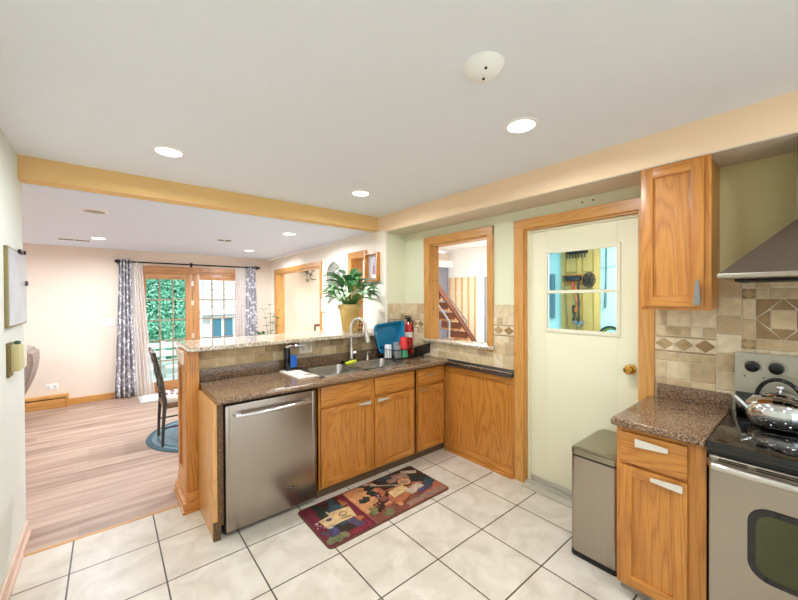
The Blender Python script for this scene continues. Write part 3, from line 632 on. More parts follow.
# countertop with real sink cut-outs (bowls at X ranges)
SK = [(-1.03, -.655, .275, .62), (-.60, -.115, .275, .62)]
SK = [(-1.00, -.625, .285, .64), (-.575, -.13, .285, .64)]
t = thing('peninsula_countertop', 'brown speckled granite countertop of the peninsula with the sink', 'countertop', (-.8, .45, .88))
bm = nb(); y0, y1 = .145, .735
SX0, SX1, SY0, SY1 = -1.02, -.11, .27, .66
for q in ((-1.812, SX0, y0, y1), (SX1, .331, y0, y1), (SX0, SX1, y0, SY0), (SX0, SX1, SY1, y1)): box(bm, q[0], q[1], q[2], q[3], .878, CT, 0)
box(bm, .03, .329, y1, .806, .878, CT); obj('slab', bm, GRAN, t)
bm = nb(); cyl(bm, (-1.811, y0, .899), (.325, y0, .899), .0208, seg=16); obj('bullnose_edge', bm, GRAN, t)
bm = nb(); box(bm, -1.80, .03, .728, .745, CT, 1.012, .003); obj('splash_strip', bm, GRAN, t)
# sink
t = thing('kitchen_sink', 'double bowl stainless steel sink set into the peninsula counter', 'sink', (-.57, .46, .92))
bm = nb()
def rr(x0, x1, y0, y1, r, n=5):
    out = []
    for cx, cy, a0 in ((x1-r, y1-r, 0), (x0+r, y1-r, PI/2), (x0+r, y0+r, PI), (x1-r, y0+r, 1.5*PI)):
        for i in range(n+1): a = a0+PI/2*i/n; out.append((cx+r*math.cos(a), cy+r*math.sin(a)))
    return out
def bowl(bm, x0, x1, y0, y1, z, dep):
    rings = []
    for (d, zz, r) in ((-.012, z+.004, .06), (0, z+.003, .055), (.004, z-.01, .055), (.012, z-dep+.03, .05), (.035, z-dep, .04)):
        rings.append([bm.verts.new((p[0], p[1], zz)) for p in rr(x0+d, x1-d, y0+d, y1-d, r)])
    for A, B_ in zip(rings, rings[1:]):
        n = len(A)
        for i in range(n): bm.faces.new((A[i], A[(i+1) % n], B_[(i+1) % n], B_[i]))
    bm.faces.new(rings[-1])
for q in SK:
    b2 = nb(); bowl(b2, *q, CT, .17); obj('bowl', b2, brushed('sink_steel', 'A9A59E', 0, .25), t)
    b2 = nb(); cx, cy = (q[0]+q[1])/2, (q[2]+q[3])/2; cyl(b2, (cx, cy, CT-.169), (cx, cy, CT-.165), .04, seg=20); obj('drain', b2, CHROME, t)
# rim: outer flange with holes
bm = nb(); z0, z1 = CT-.001, CT+.005
ox0, ox1, oy0, oy1 = -1.045, -.085, .245, .70
for q in ((ox0, SK[0][0], oy0, oy1), (SK[0][1], SK[1][0], oy0, oy1), (SK[1][1], ox1, oy0, oy1), (ox0, ox1, oy0, SK[0][2]), (ox0, ox1, SK[0][3], oy1)): box(bm, q[0], q[1], q[2], q[3], z0, z1, .001)
obj('rim', bm, STEELH, t)
for q in SK:      # corner fillets between rim and rounded bowls
    for (cx, cy, sx, sy) in ((q[0], q[2], 1, 1), (q[1], q[2], -1, 1), (q[0], q[3], 1, -1), (q[1], q[3], -1, -1)):
        r = .055; pts = [(cx, cy)]+[(cx+sx*(r-r*math.sin(a*PI/10)), cy+sy*(r-r*math.cos(a*PI/10))) for a in range(6)]
        bm = nb(); prism(bm, pts, z0+.0005, z1, 'z'); obj('rim_corner', bm, STEELH, t)
# faucet
FX, FYy = -.485, .685
t = thing('faucet', 'brushed nickel gooseneck pull-down faucet behind the sink', 'faucet', (FX, FYy, CT+.005))
bm = nb(); lathe(bm, [(0, 0), (.03, 0), (.03, .008), (.024, .014), (.021, .06), (.019, .12), (.014, .15), (.0, .15)], (FX, FYy, CT+.005)); obj('body', bm, NICKEL, t)
dx, dy = .75, -.66
pts = [(FX, FYy, CT+.14), (FX, FYy, CT+.33)]
for i in range(1, 13):
    a = PI*i/13; pts.append((FX+dx*.072*(1-math.cos(a)), FYy+dy*.072*(1-math.cos(a)), CT+.33+.10*math.sin(a)))
pts.append((FX+dx*.148, FYy+dy*.148, CT+.29)); bm = nb(); tube(bm, pts, .0155, 14); obj('spout', bm, NICKEL, t)
bm = nb(); a = Vector(pts[-1]); tube(bm, [a+Vector((0, 0, .012)), a+Vector((.004, -.003, -.03)), a+Vector((.011, -.01, -.095))], [.019, .024, .03], 16); sh = obj('spray_head', bm, NICKEL, t)
bm = nb(); tube(bm, [a+Vector((.0108, -.0098, -.093)), a+Vector((.012, -.011, -.10))], [.022, .02], 16); obj('nozzle', bm, BLACK, sh)
bm = nb(); cyl(bm, (FX+.015, FYy, CT+.085), (FX+.05, FYy-.01, CT+.09), .014, .017); tube(bm, [(FX+.045, FYy-.01, CT+.095), (FX+.05, FYy-.02, CT+.12), (FX+.035, FYy-.03, CT+.165)], [.008, .007, .005], 10); obj('lever_handle', bm, NICKEL, t)
t = thing('soap_pump', 'small metal soap pump on the sink deck right of the faucet', 'soap pump', (-.30, .675, CT+.005))
bm = nb(); lathe(bm, [(0, 0), (.018, 0), (.016, .01), (.011, .02), (.010, .05), (0, .05)], (-.30, .675, CT+.005), 16); obj('collar', bm, NICKEL, t)
bm = nb(); tube(bm, [(-.30, .675, CT+.05), (-.30, .675, CT+.075), (-.295, .665, CT+.083), (-.28, .645, CT+.08)], .006, 10); ball(bm, (-.30, .675, CT+.078), .011, seg=12); obj('pump_head', bm, NICKEL, t)
# sponge on a small dark caddy at the divider
t = thing('sponge_caddy', 'dark green tray on the divider between the sink bowls', 'caddy', (-.52, .60, CT+.006))
bm = nb(); box(bm, -.60, -.44, .625, .68, CT+.006, CT+.014, .003); box(bm, -.60, -.44, .625, .63, CT+.012, CT+.03, .002); box(bm, -.60, -.595, .625, .68, CT+.012, CT+.03, .002); obj('tray', bm, mat('dark_green_plastic', '1E3A2C', .4), t)
bm = nb(); t2 = nb(); box(t2, -.055, .055, -.018, .018, -.012, .012, .005); merge(bm, t2, 0, Matrix.Translation((-.565, .565, CT+.024)) @ Matrix.Rotation(math.radians(-4), 4, 'Z') @ Matrix.Rotation(math.radians(-8), 4, 'Y'))
one('sponge', bm, mat('yellow_sponge', 'D9DE3C', .7, bump=.4, bscale=120), 'bright yellow sponge resting on the sink divider', 'sponge')
# soap dispenser on a folded cloth
t = thing('folded_cloth', 'folded white cloth under the soap dispenser on the counter', 'cloth', (-1.10, .5, CT))
bm = nb(); t2 = nb(); box(t2, -.075, .075, -.19, .19, 0, .006, .003); box(t2, -.072, .07, -.185, .18, .006, .012, .003); merge(bm, t2, 0, Matrix.Translation((-1.125, .515, CT)) @ Matrix.Rotation(math.radians(2), 4, 'Z')); 
t2 = nb()
obj('cloth', bm, mat('white_cotton', 'F4EEE4', .85, bump=.3, bscale=150), t)
bm = nb(); box(bm, -1.115, -1.045, .35, .42, CT+.012, CT+.0135, .0005); obj('printed_patch', bm, mat('cloth_print', 'B8A890', .8, noise=.3, nscale=60), t)
sx, sy, sz = -1.115, .65, CT+.0125
t = thing('soap_dispenser', 'black automatic soap dispenser with chrome top and blue soap', 'soap dispenser', (sx, sy, sz))
bm = nb(); box(bm, sx-.058, sx-.022, sy-.035, sy+.035, sz, sz+.195, .006); box(bm, sx-.03, sx+.045, sy-.035, sy+.035, sz, sz+.022, .005); obj('body', bm, mat('glossy_black_plastic', '0C0C0E', .12), t)
bm = nb(); box(bm, sx-.022, sx+.04, sy-.03, sy+.03, sz+.022, sz+.13, .012, seg=3); obj('soap_reservoir', bm, mat('blue_soap', '1F5FB4', .1, coat=.5), t)
bm = nb(); box(bm, sx-.062, sx+.02, sy-.036, sy+.036, sz+.195, sz+.218, .007, seg=3); tube(bm, [(sx-.02, sy, sz+.207), (sx+.11, sy-.02, sz+.204)], [.02, .011], 12); obj('chrome_top', bm, CHROME, t)
bm = nb(); tube(bm, [(-1.03, .72, 1.022), (-.92, .725, 1.02), (-.86, .725, 1.022)], [.009, .006, .006], 8); ball(bm, (-.845, .724, 1.022), .013, seg=10); ball(bm, (-1.03, .72, 1.024), .013, seg=10, s=(1.6, .8, .8))
one('steel_utensil', bm, CHROME, 'slim shiny utensil lying on the granite splash ledge behind the cloth', 'utensil')
# breakfast bar
t = thing('half_wall', 'low wall behind the peninsula counter faced with beige stone tile', 'low wall', (-.9, .85, 0))
bm = nb(); box(bm, -1.815, .03, .76, .98, 0, 1.165); obj('wall_core', bm, P_CREAM, t)
bm = nb(); row(bm, -1.815, .03, 1.012, 1.09, .155, .75, 'y', -1, .04, (5, 1, 3)); row(bm, -1.815, .03, 1.09, 1.165, .155, .75, 'y', -1, .11, (5, 1, 3)); box(bm, -1.815, .03, .754, .761, .88, 1.165, mi=7); obj('tile_facing', bm, TM, t)
t = thing('end_post', 'square oak post with panelled side and stepped base at the bar end', 'post', (-1.86, .85, 0))
bm = nb(); box(bm, -1.895, -1.818, .665, 1.035, .0, 1.165, .003); obj('shaft', bm, OZ, t)
bm = nb()
for (a, b, c_, d) in ((.665, .735, .13, 1.165), (.965, 1.035, .13, 1.165), (.735, .965, 1.02, 1.165), (.735, .965, .13, .25)): box(bm, -1.908, -1.893, a, b, c_, d, .004)
obj('panel_frame', bm, OZ, t)
bm = nb(); box(bm, -1.914, -1.806, .648, 1.05, 0, .135, .006); box(bm, -1.93, -1.80, .632, 1.066, 0, .075, .006); box(bm, -1.938, -1.798, .624, 1.074, 0, .02, .005); obj('base_moulding', bm, OX, t)
bm = nb(); prism(bm, [(.70, 1.165), (1.0, 1.165), (1.0, 1.135), (.86, 1.08), (.70, 1.07)], -1.926, -1.908, 'x', .003); obj('reflection_patch', bm, mat('pale_reflection', 'D8C4B4', .5), t, label='pale light reflection painted under the bar top')  # pale patch standing in for light reflected off the post
bm = nb(); prism(bm, [(-1.90, .62), (-.25, .63), (-.19, .66), (-.175, .79), (.028, .80), (.028, 1.21), (-1.90, 1.165)], 1.168, 1.2, 'z', .004)
one('bar_top', bm, GRANB, 'polished tan granite breakfast bar top', 'bar top', at=(-.9, .9, 1.168))
t = thing('wall_outlet', 'double wall outlet plate in the tile behind the sink', 'outlet', (-.94, .745, 1.10))
bm = nb(); box(bm, -1.0, -.875, .742, .7505, 1.05, 1.16, .003); obj('cover_plate', bm, mat('ivory_plate', 'E8DFCC', .35), t)
for dx in (-.03, .03):
    bm = nb(); box(bm, -.9375+dx-.017, -.9375+dx+.017, .739, .743, 1.072, 1.138, .002); f = obj('outlet_face', bm, mat('almond_outlet', 'D8CCB4', .4), t)
    for z in (1.088, 1.12):
        for ex in (-.006, .006):
            bm = nb(); box(bm, -.9375+dx+ex-.0012, -.9375+dx+ex+.0012, .7382, .7395, z-.005, z+.005); obj('outlet_slot', bm, BLACK, f)

# dish rack group
t = thing('dish_rack', 'black wire dish rack standing in the counter corner', 'dish rack', (.12, .52, CT))
bm = nb(); x0, x1, y0, y1 = -.15, .235, .42, .69
tube(bm, [(x0, y0, CT+.015), (x1, y0, CT+.015), (x1, y1, CT+.015), (x0, y1, CT+.015)], .004, 6, closed=True)
tube(bm, [(x0-.01, y0-.01, CT+.11), (x1+.01, y0-.01, CT+.11), (x1+.01, y1, CT+.11), (x0-.01, y1, CT+.11)], .005, 6, closed=True)
for i in range(9):
    x = x0+(x1-x0)*i/8; tube(bm, [(x, y0-.008, CT+.11), (x, y0, CT+.015), (x, y1, CT+.015), (x, y1, CT+.11)], .0025, 6)
for i in range(1, 7):
    y = y0+(y1-y0)*i/7; tube(bm, [(x0-.008, y, CT+.11), (x0, y, CT+.015), (x1, y, CT+.015), (x1+.008, y, CT+.11)], .0025, 6)
obj('wire_frame', bm, mat('black_wire', '161616', .35, .3), t)
bm = nb(); 
for x, y in ((x0, y0), (x1, y0), (x0, y1), (x1, y1)): cyl(bm, (x, y, CT), (x, y, CT+.014), .008, seg=8)
obj('rubber_foot', bm, BLACK, t)
bm = nb(); t2 = nb(); box(t2, -.11, .12, -.008, .008, -.055, .055, .006); merge(bm, t2, 0, Matrix.Translation((.19, .385, CT+.085)) @ Matrix.Rotation(math.radians(-6), 4, 'Y') @ Matrix.Rotation(math.radians(12), 4, 'X'))
one('black_tray', bm, BLACK, 'black plastic tray leaning at the right front of the dish rack', 'tray')
# teal dish tub, leaning on its side against the bar
t = thing('dish_tub', 'teal blue plastic dish tub standing on its side behind the glasses', 'dish tub', (.0, .62, CT))
def tub():
    bm = nb(); cx, cz = -.035, 1.135; w, h = .185, .15
    # opening faces camera a little: profile rings from base (back) to rim (front)
    Mx = Matrix.Translation((cx, .715, cz)) @ Matrix.Rotation(math.radians(-5), 4, 'Y') @ Matrix.Rotation(math.radians(-4), 4, 'X')
    rings = []
    for (s, d, r) in ((.74, 0, .05), (.80, .012, .06), (.93, .09, .06), (1.04, .095, .065), (1.04, .088, .065), (.91, .085, .058), (.78, .018, .055), (.72, .006, .05)):
        pts = rr(-w*s, w*s, -h*s, h*s, r); rings.append([bm.verts.new(Mx @ Vector((p[0]*(1+.12*p[1]/h), -d, p[1]))) for p in pts])
    for A, B_ in zip(rings, rings[1:]):
        n = len(A)
        for i in range(n): bm.faces.new((A[i], A[(i+1) % n], B_[(i+1) % n], B_[i]))
    bm.faces.new(rings[0][::-1]); bm.faces.new(rings[-1]); return bm
obj('shell', tub(), mat('teal_plastic', '1C7FA6', .35), t)
def cup(name, label, x, y, z, r0, r1, h, m, flip=True, cat='glass'):
    bm = nb(); th = .003
    pr = [(0, h), (r1*.96, h), (r1, h-.004), (r0, 0), (r0-th, 0), (r1-th, h-.006), (0, h-.006)] if flip else [(0, 0), (r0, 0), (r1, h), (r1-th, h), (r0-th, .006), (0, .006)]
    lathe(bm, pr, (x, y, z), 24); return one(name, bm, m, label, cat, at=(x, y, z))
WG = mat('white_ribbed_glass', 'F0F0EC', .25, noise=.25, nscale=18, nstretch=(6, 6, 1))
cup('ribbed_tumbler', 'white ribbed tumbler upside down at the left of the dish rack', -.11, .575, CT+.018, .042, .036, .13, WG)
cup('clear_tumbler', 'clear glass upside down at the back between teal tub and red cup', -.01, .565, CT+.018, .038, .033, .15, mat('frosted_clear_glass', 'F6FAFA', .08, trans=.75, ior=1.25))
cup('clear_tumbler', 'clear glass upside down in front, right of the white ribbed tumbler', -.055, .485, CT+.018, .036, .031, .13, mat('frosted_clear_glass'))
cup('green_cup', 'mint green plastic cup upside down under the red cup',   .035, .50, CT+.018, .048, .041, .075, mat('mint_plastic', '57B684', .35), cat='cup')
t = thing('red_cup', 'red plastic cup stacked upside down on the mint green cup', 'cup', (.035, .50, CT+.094))
bm = nb(); lathe(bm, [(0, .13), (.032, .13), (.036, .125), (.047, 0), (.044, 0), (.033, .122), (0, .122)], (.035, .50, CT+.094), 24); obj('cup_body', bm, mat('red_plastic', 'CC2E2C', .35), t)
bm = nb(); tube(bm, [(.078, .49, CT+.105), (.108, .485, CT+.125), (.108, .485, CT+.18), (.073, .49, CT+.20)], .007, 8); obj('handle', bm, mat('red_plastic'), t)
bm = nb(); tube(bm, [(.06, .315, CT+.20), (.075, .31, CT+.215)], .004, 6); 
bm.free()
# fire extinguisher
ex, ey = .285, .70
t = thing('fire_extinguisher', 'small red fire extinguisher standing in the tiled counter corner', 'fire extinguisher', (ex, ey, CT))
bm = nb(); lathe(bm, [(0, 0), (.04, 0), (.044, .008), (.044, .30), (.038, .335), (.022, .352), (.018, .365), (0, .365)], (ex, ey-.0, CT), 24); obj('tank', bm, mat('extinguisher_red', 'B81C1C', .25, coat=.4), t)
bm = nb(); lathe(bm, [(.0446, .19), (.0448, .192), (.0448, .245), (.0446, .247)], (ex, ey, CT), 24); obj('label_band', bm, mat('extinguisher_label', 'E8DCD0', .5, noise=.4, nscale=60), t)
bm = nb(); cyl(bm, (ex, ey, CT+.36), (ex, ey, CT+.395), .02, .018); box(bm, ex-.05, ex+.035, ey-.012, ey+.012, CT+.395, CT+.41, .004); box(bm, ex-.055, ex+.02, ey-.012, ey+.012, CT+.418, CT+.432, .004); obj('valve_handle', bm, BLACK, t)
bm = nb(); tube(bm, [(ex+.02, ey-.01, CT+.375), (ex+.045, ey-.02, CT+.37), (ex+.05, ey-.02, CT+.33), (ex+.048, ey-.02, CT+.2)], .007, 8); obj('hose', bm, BLACK, t)

# potted plant on the bar
def leaf(bm, base, yaw, elev, L_, w, droop, mi=0, nseg=6):
    d = Vector((math.cos(yaw)*math.cos(elev), math.sin(yaw)*math.cos(elev), math.sin(elev))); side = Vector((-math.sin(yaw), math.cos(yaw), 0)); p = Vector(base); rows = []
    for i in range(nseg+1):
        s = i/nseg; ww = w*math.sin(PI*(s**.8))*.5+(.0015); e = elev-droop*s
        dd = Vector((math.cos(yaw)*math.cos(e), math.sin(yaw)*math.cos(e), math.sin(e))); n = side.cross(dd)
        rows.append([bm.verts.new(p-side*ww+n*ww*-.35), bm.verts.new(p), bm.verts.new(p+side*ww+n*ww*-.35)]); p = p+dd*L_/nseg
    for A, B_ in zip(rows, rows[1:]):
        for k in (0, 1):
            f = bm.faces.new((A[k], A[k+1], B_[k+1], B_[k])); f.material_index = mi
PX, PY, PZ = -.345, .935, 1.2
t = thing('potted_plant', 'bushy variegated green plant in a tall yellow pot on the bar', 'potted plant', (PX, PY, PZ))
bm = nb(); lathe(bm, [(0, 0), (.078, 0), (.083, .008), (.112, .23), (.128, .245), (.13, .285), (.122, .288), (.115, .27), (.105, .255), (0, .25)], (PX, PY, PZ), 36); obj('pot', bm, mat('yellow_ceramic', 'DCC07A', .4, col2='C09A52', nscale=7, bump=.15, bscale=18), t)
bm = nb(); lathe(bm, [(0, .262), (.108, .262), (.108, .25), (0, .25)], (PX, PY, PZ), 20); obj('soil', bm, mat('potting_soil', '3A2A1C', .9, bump=.5, bscale=80), t)
LV = [mat('variegated_leaf_dark', '6AAA62', .35, col2='35703C', nscale=14), mat('variegated_leaf_light', 'F0F6E4', .35, col2='6FA868', nscale=22), mat('deep_green_leaf', '34703F', .3)]
bms = nb(); bml = nb(); rng = random.Random(5)
for i in range(76):
    yaw = i*2.4+rng.uniform(-.3, .3); tier = i/76; el = 1.5-1.25*tier+rng.uniform(-.15, .15)
    ln = (.27-.13*tier)*rng.uniform(.75, 1.1); b0 = Vector((PX+.03*math.cos(yaw), PY+.03*math.sin(yaw), PZ+.26))
    d = Vector((math.cos(yaw)*math.cos(el), math.sin(yaw)*math.cos(el), math.sin(el))); e = b0+d*ln+Vector((0, 0, .04)); e.z = max(e.z, PZ+.31)
    tube(bms, [b0, b0+d*ln*.5+Vector((0, 0, .02)), e], [.004, .0035, .003], 6)
    leaf(bml, e, yaw+rng.uniform(-.4, .4), el*.5+.2, rng.uniform(.15, .21), rng.uniform(.075, .10), rng.uniform(.9, 1.8), rng.choice((0, 1, 1, 2, 0)))
obj('stem', bms, mat('plant_stem', '5E8A48', .5), t); obj('foliage', bml, LV, t)
t = thing('wire_ornament', 'small dark wire ornament on the bar behind the faucet', 'ornament', (-.17, .98, 1.2))
bm = nb(); wx_, wy_ = -.185, .99
cyl(bm, (wx_, wy_, 1.2), (wx_, wy_, 1.206), .03, seg=16); tube(bm, [(wx_, wy_, 1.206), (wx_, wy_, 1.34)], .004, 6); 
for z, r in ((1.25, .035), (1.29, .03)): tube(bm, [(wx_+r*math.cos(a/12*2*PI), wy_+r*math.sin(a/12*2*PI), z) for a in range(12)], .003, 6, closed=True)
for k in range(4): a = k*PI/2; tube(bm, [(wx_+.03*math.cos(a), wy_+.03*math.sin(a), 1.206), (wx_+.036*math.cos(a), wy_+.036*math.sin(a), 1.25), (wx_+.03*math.cos(a), wy_+.03*math.sin(a), 1.29)], .003, 6)
obj('wire_body', bm, IRON, t)

# ------------------------------------------------------------------ right side: cabinet, counter, range, hood
RX = -.295
t = thing('range_side_cabinet', 'oak base cabinet with drawer and door between trash can and range', 'cabinet', (0, -1.77, 0))
bm = nb(); box(bm, RX+.035, .344, -1.955, -1.605, .09, .88); obj('cabinet_body', bm, OZ, t)
bm = nb(); f0, f1 = RX+.018, RX+.036
box(bm, f0, f1, -1.655, -1.603, .06, .885, .002, 0); box(bm, f0, f1, -1.965, -1.88, .0, .885, .002, 0); box(bm, f0+.001, f1, -1.96, -1.61, .86, .885, .001, 1); box(bm, f0+.001, f1, -1.96, -1.61, .675, .71, .001, 1); box(bm, f0+.001, f1, -1.96, -1.61, .06, .10, .001, 1)
obj('face_frame', bm, [OZ, OY], t)
bm = nb(); box(bm, RX, RX+.019, -1.90, -1.625, .705, .86, .005); d = obj('drawer_front', bm, OY, t)
SIL = mat('pale_satin_handle', 'E2DED6', .3, .55)
wedge((-1.765, .825), .135, .022, .042, RX, 'x', parent=d, mt=SIL)
bm = nb(); shaker(bm, -1.90, -1.625, .078, .69, RX, 'x'); d = obj('door', bm, [OZ, OY], t)
wedge((-1.825, .665), .125, .036, .018, RX, 'x', parent=d, mt=SIL)
bm = nb(); box(bm, RX+.07, RX+.09, -1.955, -1.605, 0, .07); obj('toe_kick', bm, mat('mottled_toe_kick', '9A9484', .5, noise=.3, nscale=14), t)
t = thing('range_side_countertop', 'small brown granite countertop left of the range', 'countertop', (0, -1.77, .89))
bm = nb(); box(bm, RX-.02, .328, -1.968, -1.585, .886, .925, .012, seg=3); obj('slab', bm, GRAN, t)
bm = nb(); box(bm, .308, .329, -1.968, -1.63, .925, 1.012, .003); obj('splash_strip', bm, GRAN, t)
# upper cabinet
UX = .02
t = thing('upper_cabinet', 'oak wall cabinet with one raised panel door beside the hood', 'cabinet', (.18, -1.77, 1.485))
bm = nb(); box(bm, UX+.035, .344, -1.92, -1.625, 1.485, 2.283); obj('cabinet_body', bm, OZ, t)
bm = nb(); f0, f1 = UX+.018, UX+.036
box(bm, f0, f1, -1.66, -1.622, 1.48, 2.283, .002, 0); box(bm, f0, f1, -1.932, -1.875, 1.48, 2.283, .002, 0); box(bm, f0+.001, f1, -1.93, -1.63, 1.48, 1.52, .001, 1); box(bm, f0+.001, f1, -1.93, -1.63, 2.24, 2.283, .001, 1)
obj('face_frame', bm, [OZ, OY], t)
bm = nb(); shaker(bm, -1.905, -1.63, 1.50, 2.272, UX, 'x', st=.055); d = obj('door', bm, [OZ, OY], t)
wedge((-1.882, 1.575), .13, .034, .012, UX, 'x', True, parent=d, mt=mat('grey_satin_handle', '8E8E8C', .3, .6))
# hood
t = thing('range_hood', 'dark stainless pyramid chimney range hood above the range', 'range hood', (.1, -2.36, 1.64))
HD = brushed('hood_dark_steel', '8E847A', 1, .32)
HY0, HY1, HX0 = -2.735, -1.985, -.15
bm = nb()
V = [(HX0, HY1), (.34, HY1), (.34, HY0), (HX0, HY0)]; T_ = [(.08, -2.22), (.34, -2.22), (.34, -2.50), (.08, -2.50)]
A = [bm.verts.new((x, y, 1.658)) for x, y in V]; B_ = [bm.verts.new((x, y, 1.905)) for x, y in T_]
for i in range(4): bm.faces.new((A[i], A[(i+1) % 4], B_[(i+1) % 4], B_[i]))
bm.faces.new(A); bm.faces.new(B_[::-1]); obj('canopy', bm, HD, t)
bm = nb(); box(bm, HX0-.004, .34, HY0-.004, HY1+.004, 1.638, 1.66, .003); obj('canopy_rim', bm, STEELY, t)
bm = nb(); box(bm, .08, .34, -2.50, -2.22, 1.905, 2.282, .002); obj('chimney', bm, HD, t)
bm = nb()
for k in range(3): box(bm, .02, .30, -2.70+k*.235, -2.49+k*.235, 1.625, 1.638, .003)
obj('grease_filter', bm, mat('black_filter', '181614', .4, .5), t)
# range
t = thing('electric_range', 'stainless electric range with black glass cooktop and oven window', 'range', (0, -2.36, 0))
RF = -.32; ya, yb = -1.972, -2.745
bm = nb(); box(bm, RF+.05, .33, yb, ya, .02, .90); obj('body', bm, mat('range_side_grey', '77726A', .4, .4), t)
bm = nb(); box(bm, RF-.01, .29, yb+.0, ya, .885, .926, .008); obj('cooktop', bm, BLACKG, t)
for (x, y, r) in ((-.12, -2.18, .105), (-.12, -2.55, .085), (.14, -2.18, .085), (.14, -2.55, .105)):
    bm = nb(); lathe(bm, [(r-.003, .9262), (r-.003, .9267), (r, .9267), (r, .9262)], (x, y, 0), 40); obj('burner_ring', bm, mat('burner_grey', '3A3A3A', .3), t)
bm = nb(); box(bm, RF, RF+.05, yb, ya-.0, .868, .886, .003); obj('front_band', bm, BLACK, t)
bm = nb()
wz = rr(-2.62, -2.105, .42, .70, .06, 6)
# oven door with window
box(bm, RF, RF+.05, yb+.004, ya-.006, .20, .866, .01, seg=3); d = obj('oven_door', bm, STEELY, t)
bm = nb(); prism(bm, rr(-2.615, -2.10, .405, .705, .07, 6), RF-.004, RF+.002, 'x', .002); w_ = obj('window_frame', bm, BLACKG, d)
bm = nb(); prism(bm, rr(-2.585, -2.125, .43, .68, .05, 6), RF-.0055, RF-.003, 'x'); obj('window_glass', bm, mat('oven_glass_green_reflection', '46482C', .06, .25, noise=.2, nscale=5), w_, label='oven window with a painted green reflection')  # green wall reflection painted into the glass colour
bm = nb(); tube(bm, [(RF-.0, -1.985, .842), (RF-.03, -1.992, .838)]+[(RF-.045-.012*math.sin(PI*i/14), -2.0-.725*i/14, .836) for i in range(15)]+[(RF-.03, -2.733, .838), (RF, -2.74, .842)], [.012, .014]+[.016]*15+[.014, .012], 12); obj('handle', bm, NICKEL, d)
bm = nb()
for (a, b) in ((-2.10, -2.01), (-2.24, -2.125), (-2.4, -2.265)):
    for z in (.856, .847): box(bm, RF-.0015, RF+.004, a, b, z-.0025, z+.0025)
obj('vent_slot', bm, BLACK, d)
bm = nb(); box(bm, RF+.006, RF+.05, yb+.004, ya-.006, .03, .19, .008); obj('bottom_drawer', bm, STEELY, t)
# back guard
bm = nb(); prism(bm, [(.335, .925), (.335, 1.235), (.325, 1.252), (.30, 1.25), (.275, 1.10), (.27, .925)], yb, ya-.018, 'y', .006); g_ = obj('back_guard', bm, brushed('guard_steel', 'A8A294', 1, .3), t)
bm = nb(); box(bm, .264, .275, yb+.004, ya-.022, .926, 1.045, .004); obj('lower_band', bm, BLACKG, g_)
for y in (-2.058, -2.145, -2.57, -2.66):
    bm = nb(); Mx = Matrix.Translation((.284, y, 1.185)) @ Matrix.Rotation(math.radians(-100), 4, 'Y')
    for pr, mi in (([(0, .0), (.036, .0), (.036, .003), (0, .003)], 1), ([(0, .003), (.029, .003), (.026, .024), (.02, .028), (0, .028)], 0)):
        tt = nb(); lathe(tt, pr, seg=28); merge(bm, tt, mi, Mx)
    tt = nb(); box(tt, -.004, .004, -.024, .024, .026, .034, .002); merge(bm, tt, 0, Mx @ Matrix.Rotation(.0, 4, 'Z'))
    obj('control_knob', bm, [BLACK, NICKEL], g_)
for y in (-2.03, -2.10, -2.17):
    bm = nb(); cyl(bm, (.276, y, 1.13), (.272, y, 1.13), .004, seg=8); obj('indicator_light', bm, BLACK, g_)
bm = nb(); box(bm, .274, .285, -2.50, -2.22, 1.15, 1.22, .004); obj('display_panel', bm, BLACKG, g_)
# kettle
kx, ky, kz = .135, -2.165, .9272
t = thing('tea_kettle', 'polished steel tea kettle with black arched handle on the cooktop', 'kettle', (kx, ky, kz))
bm = nb(); lathe(bm, [(0, 0), (.09, 0), (.106, .012), (.119, .045), (.122, .075), (.115, .108), (.094, .132), (.060, .145), (.05, .148), (0, .148)], (kx, ky, kz), 40); obj('body', bm, CHROME, t)
bm = nb(); lathe(bm, [(0, .150), (.02, .148), (.045, .138), (.053, .127), (0, .127)], (kx, ky, kz+.018), 28); lathe(bm, [(0, .182), (.014, .178), (.016, .168), (.007, .16), (.007, .147), (0, .147)], (kx, ky, kz+.018), 16); obj('lid', bm, CHROME, t)
sd = Vector((-.35, .94, 0)).normalized()
bm = nb(); p = Vector((kx, ky, kz)); tube(bm, [p+sd*.09+Vector((0, 0, .055)), p+sd*.125+Vector((0, 0, .085)), p+sd*.165+Vector((0, 0, .13))], [.024, .018, .011], 16); obj('spout', bm, CHROME, t)
hd = Vector((.45, .9, 0)).normalized()
bm = nb(); pts = [p+hd*(.095*math.cos(a)*1.0)+Vector((0, 0, .10+.125*math.sin(a))) for a in [PI*i/16 for i in range(17)]]; tube(bm, pts, .009, 10); obj('handle', bm, mat('black_handle', '0E0E0E', .25), t)
bm = nb()
for s in (-1, 1): tube(bm, [p+hd*s*.097+Vector((0, 0, .075)), p+hd*s*.097+Vector((0, 0, .108))], [.012, .009], 10)
obj('handle_mount', bm, CHROME, t)

